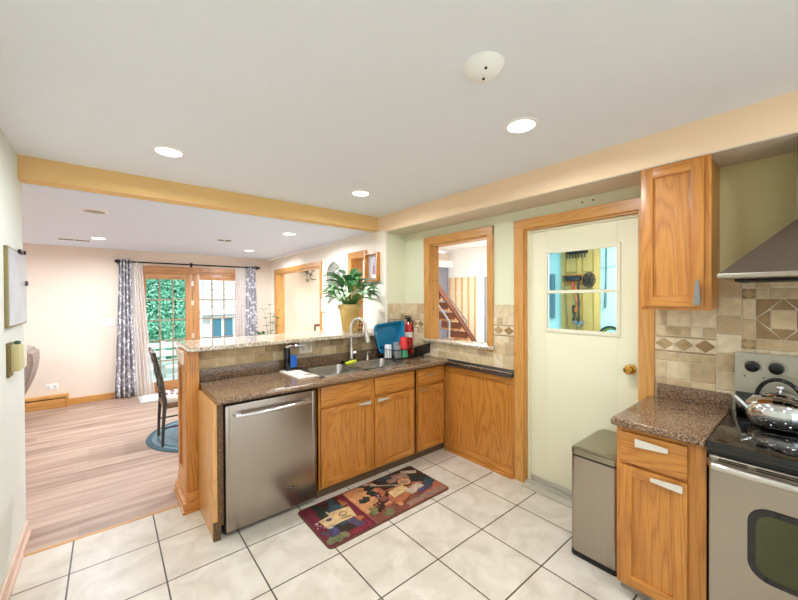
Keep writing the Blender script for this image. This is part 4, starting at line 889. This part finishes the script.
# trash can
t = thing('trash_can', 'slim stainless steel trash can beside the oak cabinet', 'trash can', (.03, -1.445, 0))
bx0, bx1, by0, by1 = -.185, .255, -1.578, -1.318
def rrprism(bm, x0, x1, y0, y1, r, z0, z1, mi=0): prism(bm, rr(x0, x1, y0, y1, r, 5), z0, z1, 'z', .003, mi)
bm = nb(); rrprism(bm, bx0-.002, bx1, by0-.002, by1+.002, .03, 0, .03); obj('base', bm, BLACK, t)
bm = nb(); rrprism(bm, bx0, bx1, by0, by1, .03, .03, .60); obj('body', bm, brushed('bin_steel', 'B5AA9B', 2, .34), t)
bm = nb(); rrprism(bm, bx0+.003, bx1, by0+.003, by1-.003, .03, .60, .61); obj('lid_gap', bm, BLACK, t)
bm = nb(); rrprism(bm, bx0-.001, bx1+.005, by0-.001, by1+.001, .03, .61, .645); prism(bm, [(by0+.004, .645), (by1-.004, .645), (by1-.035, .658), (by0+.035, .658)], bx0+.006, bx1-.004, 'x', .003); obj('lid', bm, brushed('bin_lid_steel', 'A39C88', 0, .35), t)
bm = nb(); tube(bm, [(bx1-.13, by0+.08, .655), (bx1-.14, by0+.06, .675), (bx1-.13, by0+.02, .69), (bx1-.06, by0+.01, .69)], .004, 8); obj('hinge_wire', bm, CHROME, t)
bm = nb(); cyl(bm, (-.02, by1-.01, .03), (-.02, by1+.05, .03), .02, seg=12); obj('side_wheel', bm, BLACK, t)

# ------------------------------------------------------------------ kitchen mat
def mat_rug():
    x0, x1, y0, y1 = -1.30, -.205, -.365, .135; z = .008
    t = thing('kitchen_mat', 'rectangular kitchen mat printed with wine bottles and grapes', 'mat', (-.75, -.11, 0))
    bm = nb(); prism(bm, rr(x0, x1, y0, y1, .035), 0, z, 'z', .002); obj('mat_base', bm, mat('dark_mat_edge', '5E3A2A', .7), t)
    cols = ['5C1428', '9C5A40', 'BC8458', '1A2420', '2A424C', 'C8A878', '4E4474', '6A6A44', '2E1C14', '8E7060', '7A1C2A', 'A0603A', '4A3E58', 'B0A08C', '744034']
    ms = [mat('mat_print_%s' % c_.lower(), c_, .6, noise=.28, nscale=26) for c_ in cols]
    bm = nb(); zz = [z]
    def poly(pts, ci): pts = [(min(.992, max(.008, u)), min(.975, max(.025, v))) for u, v in pts]; zz[0] += .00004; prism(bm, [(x0+u*(x1-x0), y0+v*(y1-y0)) for u, v in pts], z-.001, zz[0]+.0002, 'z', mi=ci)
    def R_(u0, u1, v0, v1, ci): poly([(u0, v0), (u1, v0), (u1, v1), (u0, v1)], ci)
    def E_(u, v, a, b, ci, n=14, ph=0): poly([(u+a*math.cos(2*PI*i/n), v+b*math.sin(2*PI*i/n)) for i in range(n)], ci)
    def rot(u, v, pts, ang, ci):     # local units are v-heights
        k = (y1-y0)/(x1-x0); ca, sa = math.cos(ang), math.sin(ang)
        poly([(u+(p[0]*ca-p[1]*sa)*k, v+p[0]*sa+p[1]*ca) for p in pts], ci)
    poly([((p[0]-x0)/(x1-x0), (p[1]-y0)/(y1-y0)) for p in rr(x0+.01, x0+.37, y0+.01, y1-.01, .025)], 0)
    poly([((p[0]-x0)/(x1-x0), (p[1]-y0)/(y1-y0)) for p in rr(x0+.37, x1-.008, y0+.01, y1-.01, .02)], 1)
    R_(.345, .55, .30, .96, 2); R_(.345, .60, .02, .26, 14); R_(.55, .80, .04, .30, 14)
    R_(.05, .30, .06, .13, 10); R_(.30, .315, .05, .96, 10); R_(.12, .29, .16, .93, 8)
    bot = [(-.10, -.32), (.10, -.32), (.10, .12), (.05, .22), (.045, .40), (-.045, .40), (-.05, .22), (-.10, .12)]
    rot(.135, .60, bot, .12, 3); rot(.215, .62, bot, -.1, 4); rot(.165, .52, [(-.03, .0), (.0, .0), (.0, .2), (-.03, .2)], .1, 13)
    rot(.125, .50, [(-.12, -.13), (.12, -.13), (.12, .10), (-.12, .10)], .12, 5); rot(.225, .52, [(-.15, -.15), (.15, -.15), (.15, .13), (-.15, .13)], -.12, 5)
    E_(.225, .53, .028, .05, 8); E_(.225, .53, .022, .036, 5); E_(.125, .53, .022, .035, 12); rot(.225, .43, [(-.08, -.008), (.08, -.008), (.08, .008), (-.08, .008)], -.12, 8)
    rot(.25, .25, [(-.07, -.12), (.07, -.12), (.07, .12), (-.07, .12)], .3, 12); rot(.28, .78, [(-.06, -.1), (.06, -.1), (.02, .12)], .2, 11); rot(.285, .30, [(-.07, -.06), (.07, -.05), (.0, .1)], .5, 11)
    rg = random.Random(3)
    for i in range(26): E_(.075+rg.uniform(-.045, .05), .24+rg.uniform(-.09, .12), .0125, .027, rg.choice((6, 6, 12, 4)), 9)
    for (u, v, a) in ((.04, .12, .3), (.085, .10, 1.2), (.13, .12, 2.)): rot(u, v, [(-.07, 0), (-.03, .06), (.0, .05), (.04, .08), (.08, 0), (.03, -.06), (-.04, -.05)], a, 7)
    for k in range(7): E_(.03+.012*k, .45+.05*math.sin(k*1.3), .005, .01, 13, 6)
    E_(.045, .55, .012, .02, 13, 6); E_(.10, .36, .016, .02, 13, 6)
    # right picture
    for (u, v, a) in ((.42, .60, .2), (.40, .28, .9), (.51, .68, 1.7), (.47, .12, .5), (.53, .83, .0)): rot(u, v, [(-.11, 0), (-.05, .08), (0, .05), (.05, .09), (.11, 0), (.04, -.07), (-.05, -.06)], a, 3 if v > .5 else 7)
    for i in range(20): E_(.47+rg.uniform(-.035, .035), .31+rg.uniform(-.09, .11), .009, .019, rg.choice((10, 8, 10)), 9)
    for i in range(12): E_(.52+rg.uniform(-.025, .025), .60+rg.uniform(-.08, .08), .009, .019, rg.choice((8, 12)), 9)
    rot(.52, .40, [(-.03, -.28), (.03, -.28), (.03, .28), (-.03, .28)], -.9, 8); E_(.525, .43, .04, .09, 8, 16); E_(.528, .44, .033, .075, 14, 16)
    rot(.80, .80, bot, 1.25, 3); rot(.88, .62, [(-.1, -.3), (.1, -.3), (.1, .3), (-.1, .3)], 1.1, 3); rot(.70, .88, [(-.12, -.10), (.12, -.10), (.12, .10), (-.12, .10)], .3, 4)
    rot(.62, .82, [(-.02, -.28), (.02, -.28), (.02, .28), (-.02, .28)], .75, 13); rot(.59, .80, [(-.03, -.3), (.03, -.3), (.03, .3), (-.03, .3)], .9, 8)
    R_(.60, .99, .62, .97, 8); rot(.78, .80, [(-.2, -.11), (.2, -.11), (.2, .11), (-.2, .11)], -.2, 9); rot(.68, .90, [(-.05, -.16), (.05, -.16), (.03, .1), (-.03, .1)], 1.35, 4)
    rot(.66, .70, [(-.012, -.33), (.012, -.33), (.012, .3), (-.012, .3)], .95, 13)
    E_(.79, .62, .06, .13, 8, 20); E_(.79, .62, .052, .112, 2, 20); E_(.79, .62, .03, .07, 9, 16)
    rot(.93, .55, [(-.12, -.17), (.12, -.17), (.12, .17), (-.12, .17)], .9, 3); rot(.93, .36, [(-.10, -.08), (.10, -.08), (.10, .08), (-.10, .08)], .5, 4); rot(.91, .82, [(-.05, -.14), (.05, -.14), (.05, .14), (-.05, .14)], 1.0, 13)
    rot(.67, .47, [(-.16, -.08), (.16, -.10), (.18, .07), (-.14, .09)], .15, 5); rot(.79, .36, [(-.16, -.07), (.16, -.08), (.16, .07), (-.16, .07)], .25, 13); rot(.64, .26, [(-.18, -.05), (.18, -.05), (.15, .06), (-.18, .06)], .35, 11)
    rot(.85, .26, [(-.14, -.05), (.14, -.05), (.14, .05), (-.14, .05)], .1, 12)
    E_(.585, .17, .02, .045, 2, 10); R_(.62, .97, .04, .14, 9)
    obj('printed_picture', bm, ms, t, smooth=False)
mat_rug()

# ------------------------------------------------------------------ ceiling fixtures
LENS = mat('light_lens', 'FFFFFF', .4, emit=9)
def downlight(x, y, z, e, label, r=.082, lc=WARM):
    t = thing('recessed_light', label, 'ceiling light', (x, y, z), None)
    bm = nb(); lathe(bm, [(r-.014, -.001), (r-.012, -.009), (r, -.004), (r+.004, 0), (r-.014, 0)], (x, y, z), 32); obj('trim_ring', bm, WHITE, t)
    bm = nb(); lathe(bm, [(0, -.003), (r-.012, -.003), (r-.012, 0), (0, 0)], (x, y, z), 32); obj('lens', bm, LENS, t)
    l = lamp('downlight', 'AREA', (x, y, z-.02), e, .12, lc, spread=math.radians(170)); 
    return t
for x, y, lab in ((-2.04, .29, 'round recessed ceiling light nearest the left wall, before the yellow beam'), (-.63, .28, 'round recessed kitchen ceiling light above the sink'), (-.64, -1.27, 'round recessed ceiling light beside the smoke detector'), (-2.03, -1.27, 'round recessed ceiling light cut by the top edge of the picture')):
    downlight(x, y, 2.47, KL, lab)
for x, y in ((-.64, -2.9), (-2.03, -2.9)):
    lamp('downlight', 'AREA', (x, y, 2.45), KL, .15, WARM)  # unseen lamps added behind the camera to even out the light
for x, y, lab in ((-.645, 1.82, 'recessed dining ceiling light nearest the beam, above the bar'), (-.555, 3.68, 'recessed dining ceiling light near the right curtain'), (-2.42, 3.6, 'recessed dining ceiling light left of the glass doors')):
    downlight(x, y, 2.335, DL, lab, .08, COOL)
for x, y in ((-4.6, 1.9), (-4.6, 3.6)): lamp('downlight', 'AREA', (x, y, 2.32), DL, .15, COOL)
bm = nb(); lathe(bm, [(0, -.052), (.025, -.05), (.05, -.04), (.07, -.022), (.078, -.008), (.08, 0), (0, 0)], (-1.19, -1.44, 2.47), 40)
t = thing('smoke_detector', 'white domed smoke detector on the kitchen ceiling', 'smoke detector', (-1.19, -1.44, 2.47)); obj('cover', bm, WHITE, t)
bm = nb(); ball(bm, (-1.19, -1.44, 2.418), .006, seg=10); ball(bm, (-1.222, -1.475, 2.4305), .006, seg=10); obj('sensor_port', bm, BLACK, t)
t = thing('ceiling_speaker', 'round grey speaker grille in the dining ceiling', 'speaker', (-2.42, 1.82, 2.335))
bm = nb(); lathe(bm, [(.075, -.008), (.09, -.005), (.095, 0), (.075, 0)], (-2.42, 1.82, 2.335), 32); obj('trim_ring', bm, WHITE, t)
bm = nb(); lathe(bm, [(0, -.007), (.076, -.007), (.076, 0), (0, 0)], (-2.42, 1.82, 2.335), 32); obj('grille', bm, mat('grey_grille', 'A8A8A4', .6, noise=.3, nscale=200), t)
def vent(x0, x1, y0, y1, lab, n):
    z = 2.335; t = thing('ceiling_vent', lab, 'vent', ((x0+x1)/2, (y0+y1)/2, z))
    bm = nb(); box(bm, x0, x1, y0, y1, z-.005, z, .002); obj('frame', bm, WHITE, t)
    bm = nb()
    for i in range(n): a = y0+.012+(y1-y0-.024)*(i+.5)/n; box(bm, x0+.012, (x0+x1)/2-.006, a-.004, a+.004, z-.007, z-.0045); box(bm, (x0+x1)/2+.006, x1-.012, a-.004, a+.004, z-.007, z-.0045)
    obj('slot', bm, mat('dark_vent_slot', '5A5A5A', .6), t)
vent(-2.83, -2.50, 3.90, 4.02, 'long white ceiling vent near the back wall, left', 5)
vent(-1.22, -1.04, 2.74, 2.88, 'small ceiling vent over the middle of dining room', 5)

# ------------------------------------------------------------------ left wall things
t = thing('whiteboard', 'thin framed whiteboard hung on the left wall with a clip', 'whiteboard', (WL, .87, 1.62))
bm = nb(); box(bm, WL, WL+.016, .52, 1.075, 1.40, 1.85, .002); obj('frame', bm, mat('thin_brass_frame', '8E8458', .4, .4), t)
bm = nb(); box(bm, WL+.016, WL+.018, .54, 1.07, 1.41, 1.84); obj('board_face', bm, mat('whiteboard_face', 'CDD4DE', .18, noise=.06, nscale=5), t)
bm = nb(); box(bm, WL+.016, WL+.03, .80, .90, 1.835, 1.86, .004); cyl(bm, (WL+.02, .92, 1.85), (WL+.035, .92, 1.85), .012, seg=12); obj('clip', bm, IRON, t)
bm = nb(); cyl(bm, (WL+.018, 1.03, 1.66), (WL+.03, 1.03, 1.66), .016, seg=14); obj('magnet', bm, mat('dark_magnet', '5A5058', .4), t)
t = thing('wall_intercom', 'beige wall intercom box on a brown board below the whiteboard', 'intercom', (WL, .70, 1.2))
bm = nb(); box(bm, WL, WL+.012, .55, .66, 1.125, 1.315, .002); obj('back_board', bm, mat('brown_backing', '6A5A30', .5), t)
bm = nb(); box(bm, WL+.0, WL+.045, .60, .70, 1.15, 1.30, .006); obj('left_box', bm, mat('beige_box', 'C6BA86', .4), t)
bm = nb(); box(bm, WL+.0, WL+.05, .715, .80, 1.15, 1.285, .008); obj('right_box', bm, mat('cream_box', 'E0DCC4', .4), t)
bm = nb(); ball(bm, (WL+.03, .65, 1.31), .016, seg=12, s=(1, 1.6, .7)); obj('green_knob', bm, mat('dark_green_knob', '1E4A2C', .4), t)
bm = nb(); box(bm, WL, WL+.006, .93, .985, 1.20, 1.285, .002); box(bm, WL+.005, WL+.012, .95, .965, 1.225, 1.26, .001, 1); one('wall_switch', bm, [WHITE, mat('tan_toggle', 'B89A78', .4)], 'white toggle switch at the outer corner of the left wall', 'light switch')

# ------------------------------------------------------------------ dining room
ROD = mat('black_curtain_rod', '1A1A1C', .3, .5)
t = thing('curtain_rod', 'black curtain rod with finials over the glass doors', 'curtain rod', (-1.2, 4.70, 2.14))
bm = nb(); cyl(bm, (-2.22, 4.70, 2.142), (-.085, 4.70, 2.142), .012, seg=12); obj('rod', bm, ROD, t)
for x in (-2.23, -.075): bm = nb(); ball(bm, (x, 4.70, 2.142), .024, seg=14); obj('finial', bm, ROD, t)
for x in (-2.20, -1.205, -.10): bm = nb(); box(bm, x-.01, x+.01, 4.70, 4.79, 2.13, 2.15, .002); lathe(bm, [(.0, -.015), (.02, -.015), (.02, .015), (0, .015)], (x, 4.70, 2.142), 14, axis='y'); box(bm, x-.015, x+.015, 4.778, 4.79, 2.10, 2.18, .002); obj('bracket', bm, ROD, t)
def pattern(name, a, b, scale, thr, trans=0):
    m = bpy.data.materials.new(name); m.use_nodes = True; nt = m.node_tree; bb = nt.nodes['Principled BSDF']; L = nt.links.new; N = nt.nodes.new
    tc = N('ShaderNodeTexCoord'); mp = N('ShaderNodeMapping'); mp.inputs['Scale'].default_value = (1, .3, .7); L(tc.outputs['Object'], mp.inputs[0])
    v = N('ShaderNodeTexVoronoi'); v.inputs['Scale'].default_value = scale; v.inputs['Randomness'].default_value = 1; L(mp.outputs[0], v.inputs['Vector'])
    r = N('ShaderNodeValToRGB'); r.color_ramp.elements[0].position = thr; r.color_ramp.elements[0].color = H(b); r.color_ramp.elements[1].position = thr+.06; r.color_ramp.elements[1].color = H(a)
    L(v.outputs['Distance'], r.inputs[0]); L(r.outputs[0], bb.inputs['Base Color']); bb.inputs['Roughness'].default_value = .85
    if trans:
        tr = N('ShaderNodeBsdfTranslucent'); tp = N('ShaderNodeBsdfTransparent'); m1 = N('ShaderNodeMixShader'); m2 = N('ShaderNodeMixShader'); m1.inputs[0].default_value = .5; m2.inputs[0].default_value = trans
        L(r.outputs[0], tr.inputs[0]); L(bb.outputs[0], m1.inputs[1]); L(tr.outputs[0], m1.inputs[2]); L(m1.outputs[0], m2.inputs[1]); L(tp.outputs[0], m2.inputs[2]); L(m2.outputs[0], nt.nodes['Material Output'].inputs[0])
    return m
CP = pattern('grey_floral_curtain', 'A29EA4', 'E6E4E6', 26, .40); CS = pattern('white_sheer_curtain', 'FFFFFF', 'C4C8D0', 24, .10, .3)
def curtain(name, label, xt0, xt1, xb0, xb1, z0, z1, folds, amp, m, y=4.70, grom=True):
    t = thing(name, label, 'curtain', ((xb0+xb1)/2, y, z0)); bm = nb(); n = folds*10; rows = []; nz = 14
    for j in range(nz+1):
        s = j/nz; z = z1+(z0-z1)*s; k = s**1.3; row_ = []
        for i in range(n+1):
            u = i/n; x = (xt0+(xt1-xt0)*u)*(1-k)+(xb0+(xb1-xb0)*u)*k
            yy = y+amp*(1+.25*s)*math.sin(u*folds*2*PI)+.01*math.sin(s*5+u*9)
            row_.append(bm.verts.new((x, yy, z)))
        rows.append(row_)
    for A, B_ in zip(rows, rows[1:]):
        for i in range(n): bm.faces.new((A[i], A[i+1], B_[i+1], B_[i]))
    o = obj('fabric', bm, m, t)
    if grom: md = o.modifiers.new('thickness', 'SOLIDIFY'); md.thickness = .003
    if grom:
        bm = nb()
        for i in range(folds): x = xt0+(xt1-xt0)*(i+.5)/folds; tube(bm, [(x, y+.022*math.cos(a/12*2*PI), 2.142+.022*math.sin(a/12*2*PI)) for a in range(12)], .004, 6, closed=True)
        obj('grommet', bm, ROD, t)
curtain('patterned_curtain', 'grey patterned curtain gathered at the left of the glass doors', -2.20, -2.05, -2.27, -2.0, .01, 2.18, 4, .035, CP)
curtain('patterned_curtain', 'grey patterned curtain gathered at the right of the glass doors', -.31, -.14, -.36, -.08, .01, 2.18, 4, .035, CP)
curtain('sheer_curtain', 'white sheer curtain hanging beside the left patterned curtain', -2.06, -1.90, -2.02, -1.75, .005, 2.15, 5, .016, CS, 4.71, False)
curtain('sheer_curtain', 'white sheer curtain hanging beside the right patterned curtain', -.50, -.32, -.56, -.34, .005, 2.15, 5, .016, CS, 4.71, False)
# heater
t = thing('baseboard_heater', 'oak covered baseboard heater below the back wall outlet', 'heater', (-3.5, 4.74, 0))
bm = nb(); box(bm, -4.4, -2.80, 4.70, 4.788, .0, .045, .003); box(bm, -4.4, -2.80, 4.70, 4.788, .14, .18, .004); box(bm, -4.4, -2.80, 4.70, 4.715, .035, .125, .003); box(bm, -2.815, -2.79, 4.695, 4.789, 0, .182, .003); obj('cover', bm, TX, t)
bm = nb(); box(bm, -4.35, -2.82, 4.72, 4.785, .05, .138); obj('heating_element', bm, mat('dark_heater_core', '4A3A2C', .6), t)
def plate(name, label, x0, x1, z0, z1, y=4.79, n=2):
    t = thing(name, label, 'wall plate', ((x0+x1)/2, y, (z0+z1)/2)); bm = nb(); box(bm, x0, x1, y-.007, y, z0, z1, .002); obj('cover_plate', bm, WHITE, t)
    for i in range(n): c_ = x0+(x1-x0)*(i+.5)/n; bm = nb(); box(bm, c_-.014, c_+.014, y-.011, y-.006, z0+.02, z1-.02, .002); obj('rocker', bm, mat('grey_white_rocker', 'DADADC', .4), t)
plate('switch_plate', 'white multi-switch plate on the back wall left of the curtain', -2.43, -2.25, 1.13, 1.25, n=3)
plate('outlet_plate', 'white outlet plate on back wall above the baseboard heater', -3.03, -2.90, .25, .34, n=2)
# recliner
t = thing('recliner', 'taupe recliner mostly hidden behind the left wall', 'recliner', (-3.5, 4.2, 0)); TA = mat('taupe_upholstery', '9A8A80', .7, bump=.3, bscale=60)
bm = nb(); prism(bm, [(-3.62, .98), (-3.20, .97), (-3.05, .93), (-3.03, .82), (-3.06, .62), (-3.11, .46), (-3.19, .28), (-3.65, .40), (-3.50, .6)], 3.75, 4.35, 'y', .03); obj('backrest', bm, TA, t)
bm = nb(); box(bm, -4.25, -3.45, 3.72, 4.38, .25, .45, .05); obj('seat', bm, TA, t)
for y in (3.62, 4.36): bm = nb(); box(bm, -4.25, -3.45, y, y+.12, .05, .62, .04); obj('armrest', bm, TA, t)
bm = nb(); box(bm, -4.1, -3.5, 3.75, 4.35, 0, .26, .01); obj('base', bm, BLACK, t)
# round rug and chair
t = thing('round_rug', 'round blue grey woven rug under the dining chair', 'rug', (-1.38, 2.36, 0))
bm = nb(); lathe(bm, [(0, .008), (.60, .008), (.61, .006), (.61, 0), (0, 0)], (-1.38, 2.36, 0), 64); obj('field', bm, mat('blue_grey_weave', '7E939A', .85, col2='5F757E', nscale=30, bump=.4, bscale=120), t)
bm = nb(); lathe(bm, [(.60, .0), (.60, .010), (.65, .010), (.655, 0)], (-1.38, 2.36, 0), 64); lathe(bm, [(.53, .0075), (.53, .0095), (.555, .0095), (.555, .0075)], (-1.38, 2.36, 0), 64); obj('border', bm, mat('dark_slate_border', '4A5E66', .85), t)
MC = mat('pewter_metal', '4A4640', .35, .5)
t = thing('dining_chair', 'dark metal dining chair with patterned seat cushion on the round rug', 'dining chair', (-1.68, 2.3, .01))
Y0, Y1 = 2.10, 2.50
for y in (Y0, Y1):
    bm = nb(); tube(bm, [(-1.91, y, .01), (-1.90, y, .25), (-1.885, y, .46), (-1.91, y, .7), (-1.975, y, 1.0)], [.013, .016, .02, .016, .013], 10); obj('leg', bm, MC, t)
for y in (Y0+.01, Y1-.01):
    bm = nb(); tube(bm, [(-1.44, y, .01), (-1.45, y, .25), (-1.46, y, .43)], .015, 10); obj('leg', bm, MC, t)
bm = nb(); prism(bm, [(2.085, .93), (2.515, .93), (2.50, 1.0), (2.40, 1.03), (2.20, 1.03), (2.10, 1.0)], -1.985, -1.96, 'x', .004); bmesh.ops.rotate(bm, verts=bm.verts, cent=(-1.97, 2.3, .95), matrix=Matrix.Rotation(math.radians(-12), 3, 'Y')); obj('crest_rail', bm, mat('brown_crest_wood', '5E3E2C', .4), t)
bm = nb(); 
def bx_(z): return -1.885-(z-.46)*(.09/.54)-(.01 if z > .5 else 0)
tube(bm, [(bx_(.58), Y0, .58), (bx_(.58), Y1, .58)], .011, 8)
for s in (-1, 1):
    tube(bm, [(bx_(z), 2.3+s*(.13*math.cos((z-.58)/.36*2*PI)+.02), z) for z in [.58+.36*i/16 for i in range(17)]], .009, 8)
tube(bm, [(bx_(.76)+.005, 2.3+.06*math.cos(a/12*2*PI), .76+.06*math.sin(a/12*2*PI)) for a in range(12)], .008, 6, closed=True)
obj('scroll_back', bm, MC, t)
bm = nb(); box(bm, -1.90, -1.43, 2.09, 2.51, .40, .445, .006); obj('seat_frame', bm, mat('brown_seat_frame', '7A5A42', .45), t)
bm = nb(); box(bm, -1.88, -1.42, 2.10, 2.50, .445, .51, .025, seg=4); obj('seat_cushion', bm, pattern('floral_cushion', 'D8D0C8', '8E5A5E', 14, .28), t)
bm = nb(); tube(bm, [(-1.9, Y0, .2), (-1.45, Y0+.01, .2)], .009, 8); tube(bm, [(-1.9, Y1, .2), (-1.45, Y1-.01, .2)], .009, 8); tube(bm, [(-1.68, Y0, .2), (-1.68, Y1, .2)], .009, 8); obj('stretcher', bm, MC, t)
bm = nb(); box(bm, -1.98, -.5, 4.15, 4.66, 0, .012, .004); box(bm, -1.93, -.55, 4.2, 4.61, .011, .0135, .001, 1); one('door_mat', bm, [mat('grey_mat_border', 'B8B4AE', .9), mat('pale_mat', 'DAD6CE', .9, noise=.1, nscale=40)], 'pale rectangular mat on floor in front of the glass doors', 'mat')
# plants behind the bar
def sprig(bmS, bmL, x, y, z0, z1, rng, lean):
    pts = [(x+lean*(i/6)**2, y+.02*math.sin(i), z0+(z1-z0)*i/6) for i in range(7)]; tube(bmS, pts, [.007-.0008*i for i in range(7)], 6)
    for i in range(2, 7):
        for s in (-1, 1):
            for q in range(2): leaf(bmL, pts[i], (0 if s > 0 else PI)+rng.uniform(-.9, .9), .5, rng.uniform(.06, .10), .035, .6, rng.choice((0, 2)), 4)
t = thing('floor_plant', 'tall sparse leafy plant standing behind the bar near the wall opening', 'potted plant', (.0, 4.25, 0))
rng = random.Random(11); bS = nb(); bL = nb()
for k, (dx, top, ln) in enumerate(((-.04, 1.34, -.10), (.0, 1.42, -.02), (.05, 1.32, .12), (.02, 1.2, .05))): sprig(bS, bL, .0+dx, 4.25+.03*k, .42, top, rng, ln)
obj('stem', bS, mat('plant_stem'), t); obj('foliage', bL, [mat('zz_leaf', '4E7A46', .35), mat('zz_leaf'), mat('deep_green_leaf')], t)
bm = nb(); lathe(bm, [(0, 0), (.11, 0), (.15, .40), (.155, .43), (.14, .43), (.13, .40), (0, .39)], (.0, 4.27, 0), 28); obj('pot', bm, mat('white_planter', 'E4E0DA', .4), t)
t = thing('small_plant', 'small dark green plant at the foot of the right curtain behind the bar', 'potted plant', (-.16, 4.35, 0)); bL = nb(); rng = random.Random(4)
for i in range(40): leaf(bL, (-.16+rng.uniform(-.05, .05), 4.35+rng.uniform(-.05, .05), .78+rng.uniform(0, .12)), rng.uniform(0, 6.28), rng.uniform(.2, 1.2), .11, .035, .9, rng.choice((0, 1)), 4)
obj('foliage', bL, [mat('deep_green_leaf'), mat('zz_leaf')], t); bm = nb(); lathe(bm, [(0, 0), (.12, 0), (.12, .02), (.02, .03), (.02, .64), (.07, .66), (.085, .80), (.07, .80), (0, .78)], (-.16, 4.35, 0), 24); obj('pot_stand', bm, mat('white_planter'), t)
# wall decor on the side wall
t = thing('round_wall_plaque', 'round patterned grey plaque on the cream wall above the plant', 'plaque', (wx(2.05)-.01, 2.05, 1.85))
bm = nb(); lathe(bm, [(0, .0), (.20, .0), (.205, .008), (.195, .018), (.16, .014), (.155, .02), (.10, .016), (.095, .022), (0, .022)], (wx(2.05)-.0, 2.05, 1.86), 40, axis='x'); obj('disc', bm, mat('stone_grey_carving', 'B4B0A4', .7, col2='6E6A62', nscale=24), t)
bm = nb()
for k in range(12):
    a = k*PI/6; tube(bm, [(wx(2.05)-.025, 2.05+.04*math.cos(a), 1.86+.04*math.sin(a)), (wx(2.05)-.022, 2.05+.15*math.cos(a+.25), 1.86+.15*math.sin(a+.25))], .007, 6)
tube(bm, [(wx(2.05)-.022, 2.05+.175*math.cos(a/24*2*PI), 1.86+.175*math.sin(a/24*2*PI)) for a in range(24)], .007, 6, closed=True); obj('relief', bm, mat('dark_stone_carving', '8A867C', .7), t)
t = thing('shadow_box_frame', 'oak shadow box frame with a small picture beside the pier', 'picture frame', (wx(1.02), 1.02, 1.9))
fx = wx(1.02)-.075
bm = nb()
for (a, b, c_, d) in ((.89, .912, 1.745, 2.07), (1.125, 1.147, 1.745, 2.07), (.912, 1.125, 1.745, 1.767), (.912, 1.125, 2.048, 2.07)): box(bm, fx, wx(.9)+.0, a, b, c_, d, .002)
obj('box_frame', bm, OZ, t)
bm = nb(); box(bm, wx(.9)-.02, wx(.9)-.002, .912, 1.125, 1.767, 2.048); obj('picture_backing', bm, mat('pale_picture_mount', 'E6E4EA', .6), t)
bm = nb(); X_ = wx(.9)-.0225
box(bm, X_, X_+.003, .975, 1.06, 1.82, 2.01, mi=0)
prism(bm, [(1.00, 1.83), (1.04, 1.83), (1.035, 1.93), (1.005, 1.93)], X_-.001, X_+.001, 'x', mi=1); prism(bm, [(1.02+.014*math.cos(a*PI/6), 1.95+.017*math.sin(a*PI/6)) for a in range(12)], X_-.001, X_+.001, 'x', mi=2); prism(bm, [(.99, 1.83), (1.0, 1.83), (1.005, 1.92), (.995, 1.92)], X_-.001, X_+.001, 'x', mi=3)
obj('small_print', bm, [mat('print_ground', 'B9B4C8', .6), mat('print_rose', 'B06A72', .6), mat('print_tan', 'D0A080', .6), mat('print_blue', '6A7AA0', .6)], t)
bm = nb(); y_ = 2.40; box(bm, wx(y_)-.028, wx(y_)+.001, 2.33, 2.43, 1.36, 1.56, .004); one('wall_thermostat', bm, WHITE, 'white thermostat box beside the wide wall opening', 'thermostat')
# hanging plant and small chair seen through the wide opening
t = thing('wall_planter', 'small trailing plant in a green wall pocket seen through the opening', 'wall planter', (.92, 4.76, 2.2))
bm = nb(); prism(bm, [(.78, 2.30), (.98, 2.30), (.94, 2.10), (.82, 2.10)], 4.72, 4.79, 'y', .006); obj('wall_pocket', bm, mat('pale_green_pocket', 'C6C49A', .6), t)
bL = nb(); rng = random.Random(8)
for i in range(60): leaf(bL, (.98+rng.uniform(-.10, .08), 4.71+rng.uniform(-.05, .01), 2.02+rng.uniform(-.12, .30)), rng.uniform(3.3, 6.1), rng.uniform(-.4, .8), .085, .05, .9, rng.choice((0, 1)), 3)
obj('foliage', bL, [mat('dusty_leaf_dark', '4A4A44', .6), mat('dusty_leaf', '7A7C6A', .6)], t)
t = thing('wooden_chair', 'brown wooden chair back seen low through the wall opening', 'chair', (1.12, 4.5, 0))
bm = nb(); 
for (a, b, c_, d) in ((1.02, 1.05, .0, 1.0), (1.17, 1.20, .0, 1.0), (1.05, 1.17, .95, 1.0), (1.05, 1.17, .7, .73)): box(bm, a, b, 4.55, 4.58, c_, d, .004)
obj('back_frame', bm, mat('dark_brown_chair', '6A4028', .5), t)
bm = nb(); box(bm, 1.0, 1.22, 4.3, 4.58, .44, .48, .008); obj('seat', bm, mat('dark_brown_chair'), t)
for x in (1.03, 1.18): bm = nb(); box(bm, x-.012, x+.012, 4.31, 4.335, 0, .44, .003); obj('leg', bm, mat('dark_brown_chair'), t)

GROUPS = {'recessed_light': 'recessed ceiling lights', 'patterned_curtain': 'grey patterned curtains at the glass doors', 'sheer_curtain': 'white sheer curtains at the glass doors',
          'hanging_strap': 'straps and cords hanging on the yellow door', 'clear_tumbler': 'clear glasses in the dish rack', 'ceiling_vent': 'dining ceiling vents', 'wall_screw': 'screws above the cream door'}
for o in list(bpy.data.objects):
    if o.parent is None and 'label' in o and o.name.split('.')[0] in GROUPS: o['group'] = GROUPS[o.name.split('.')[0]]
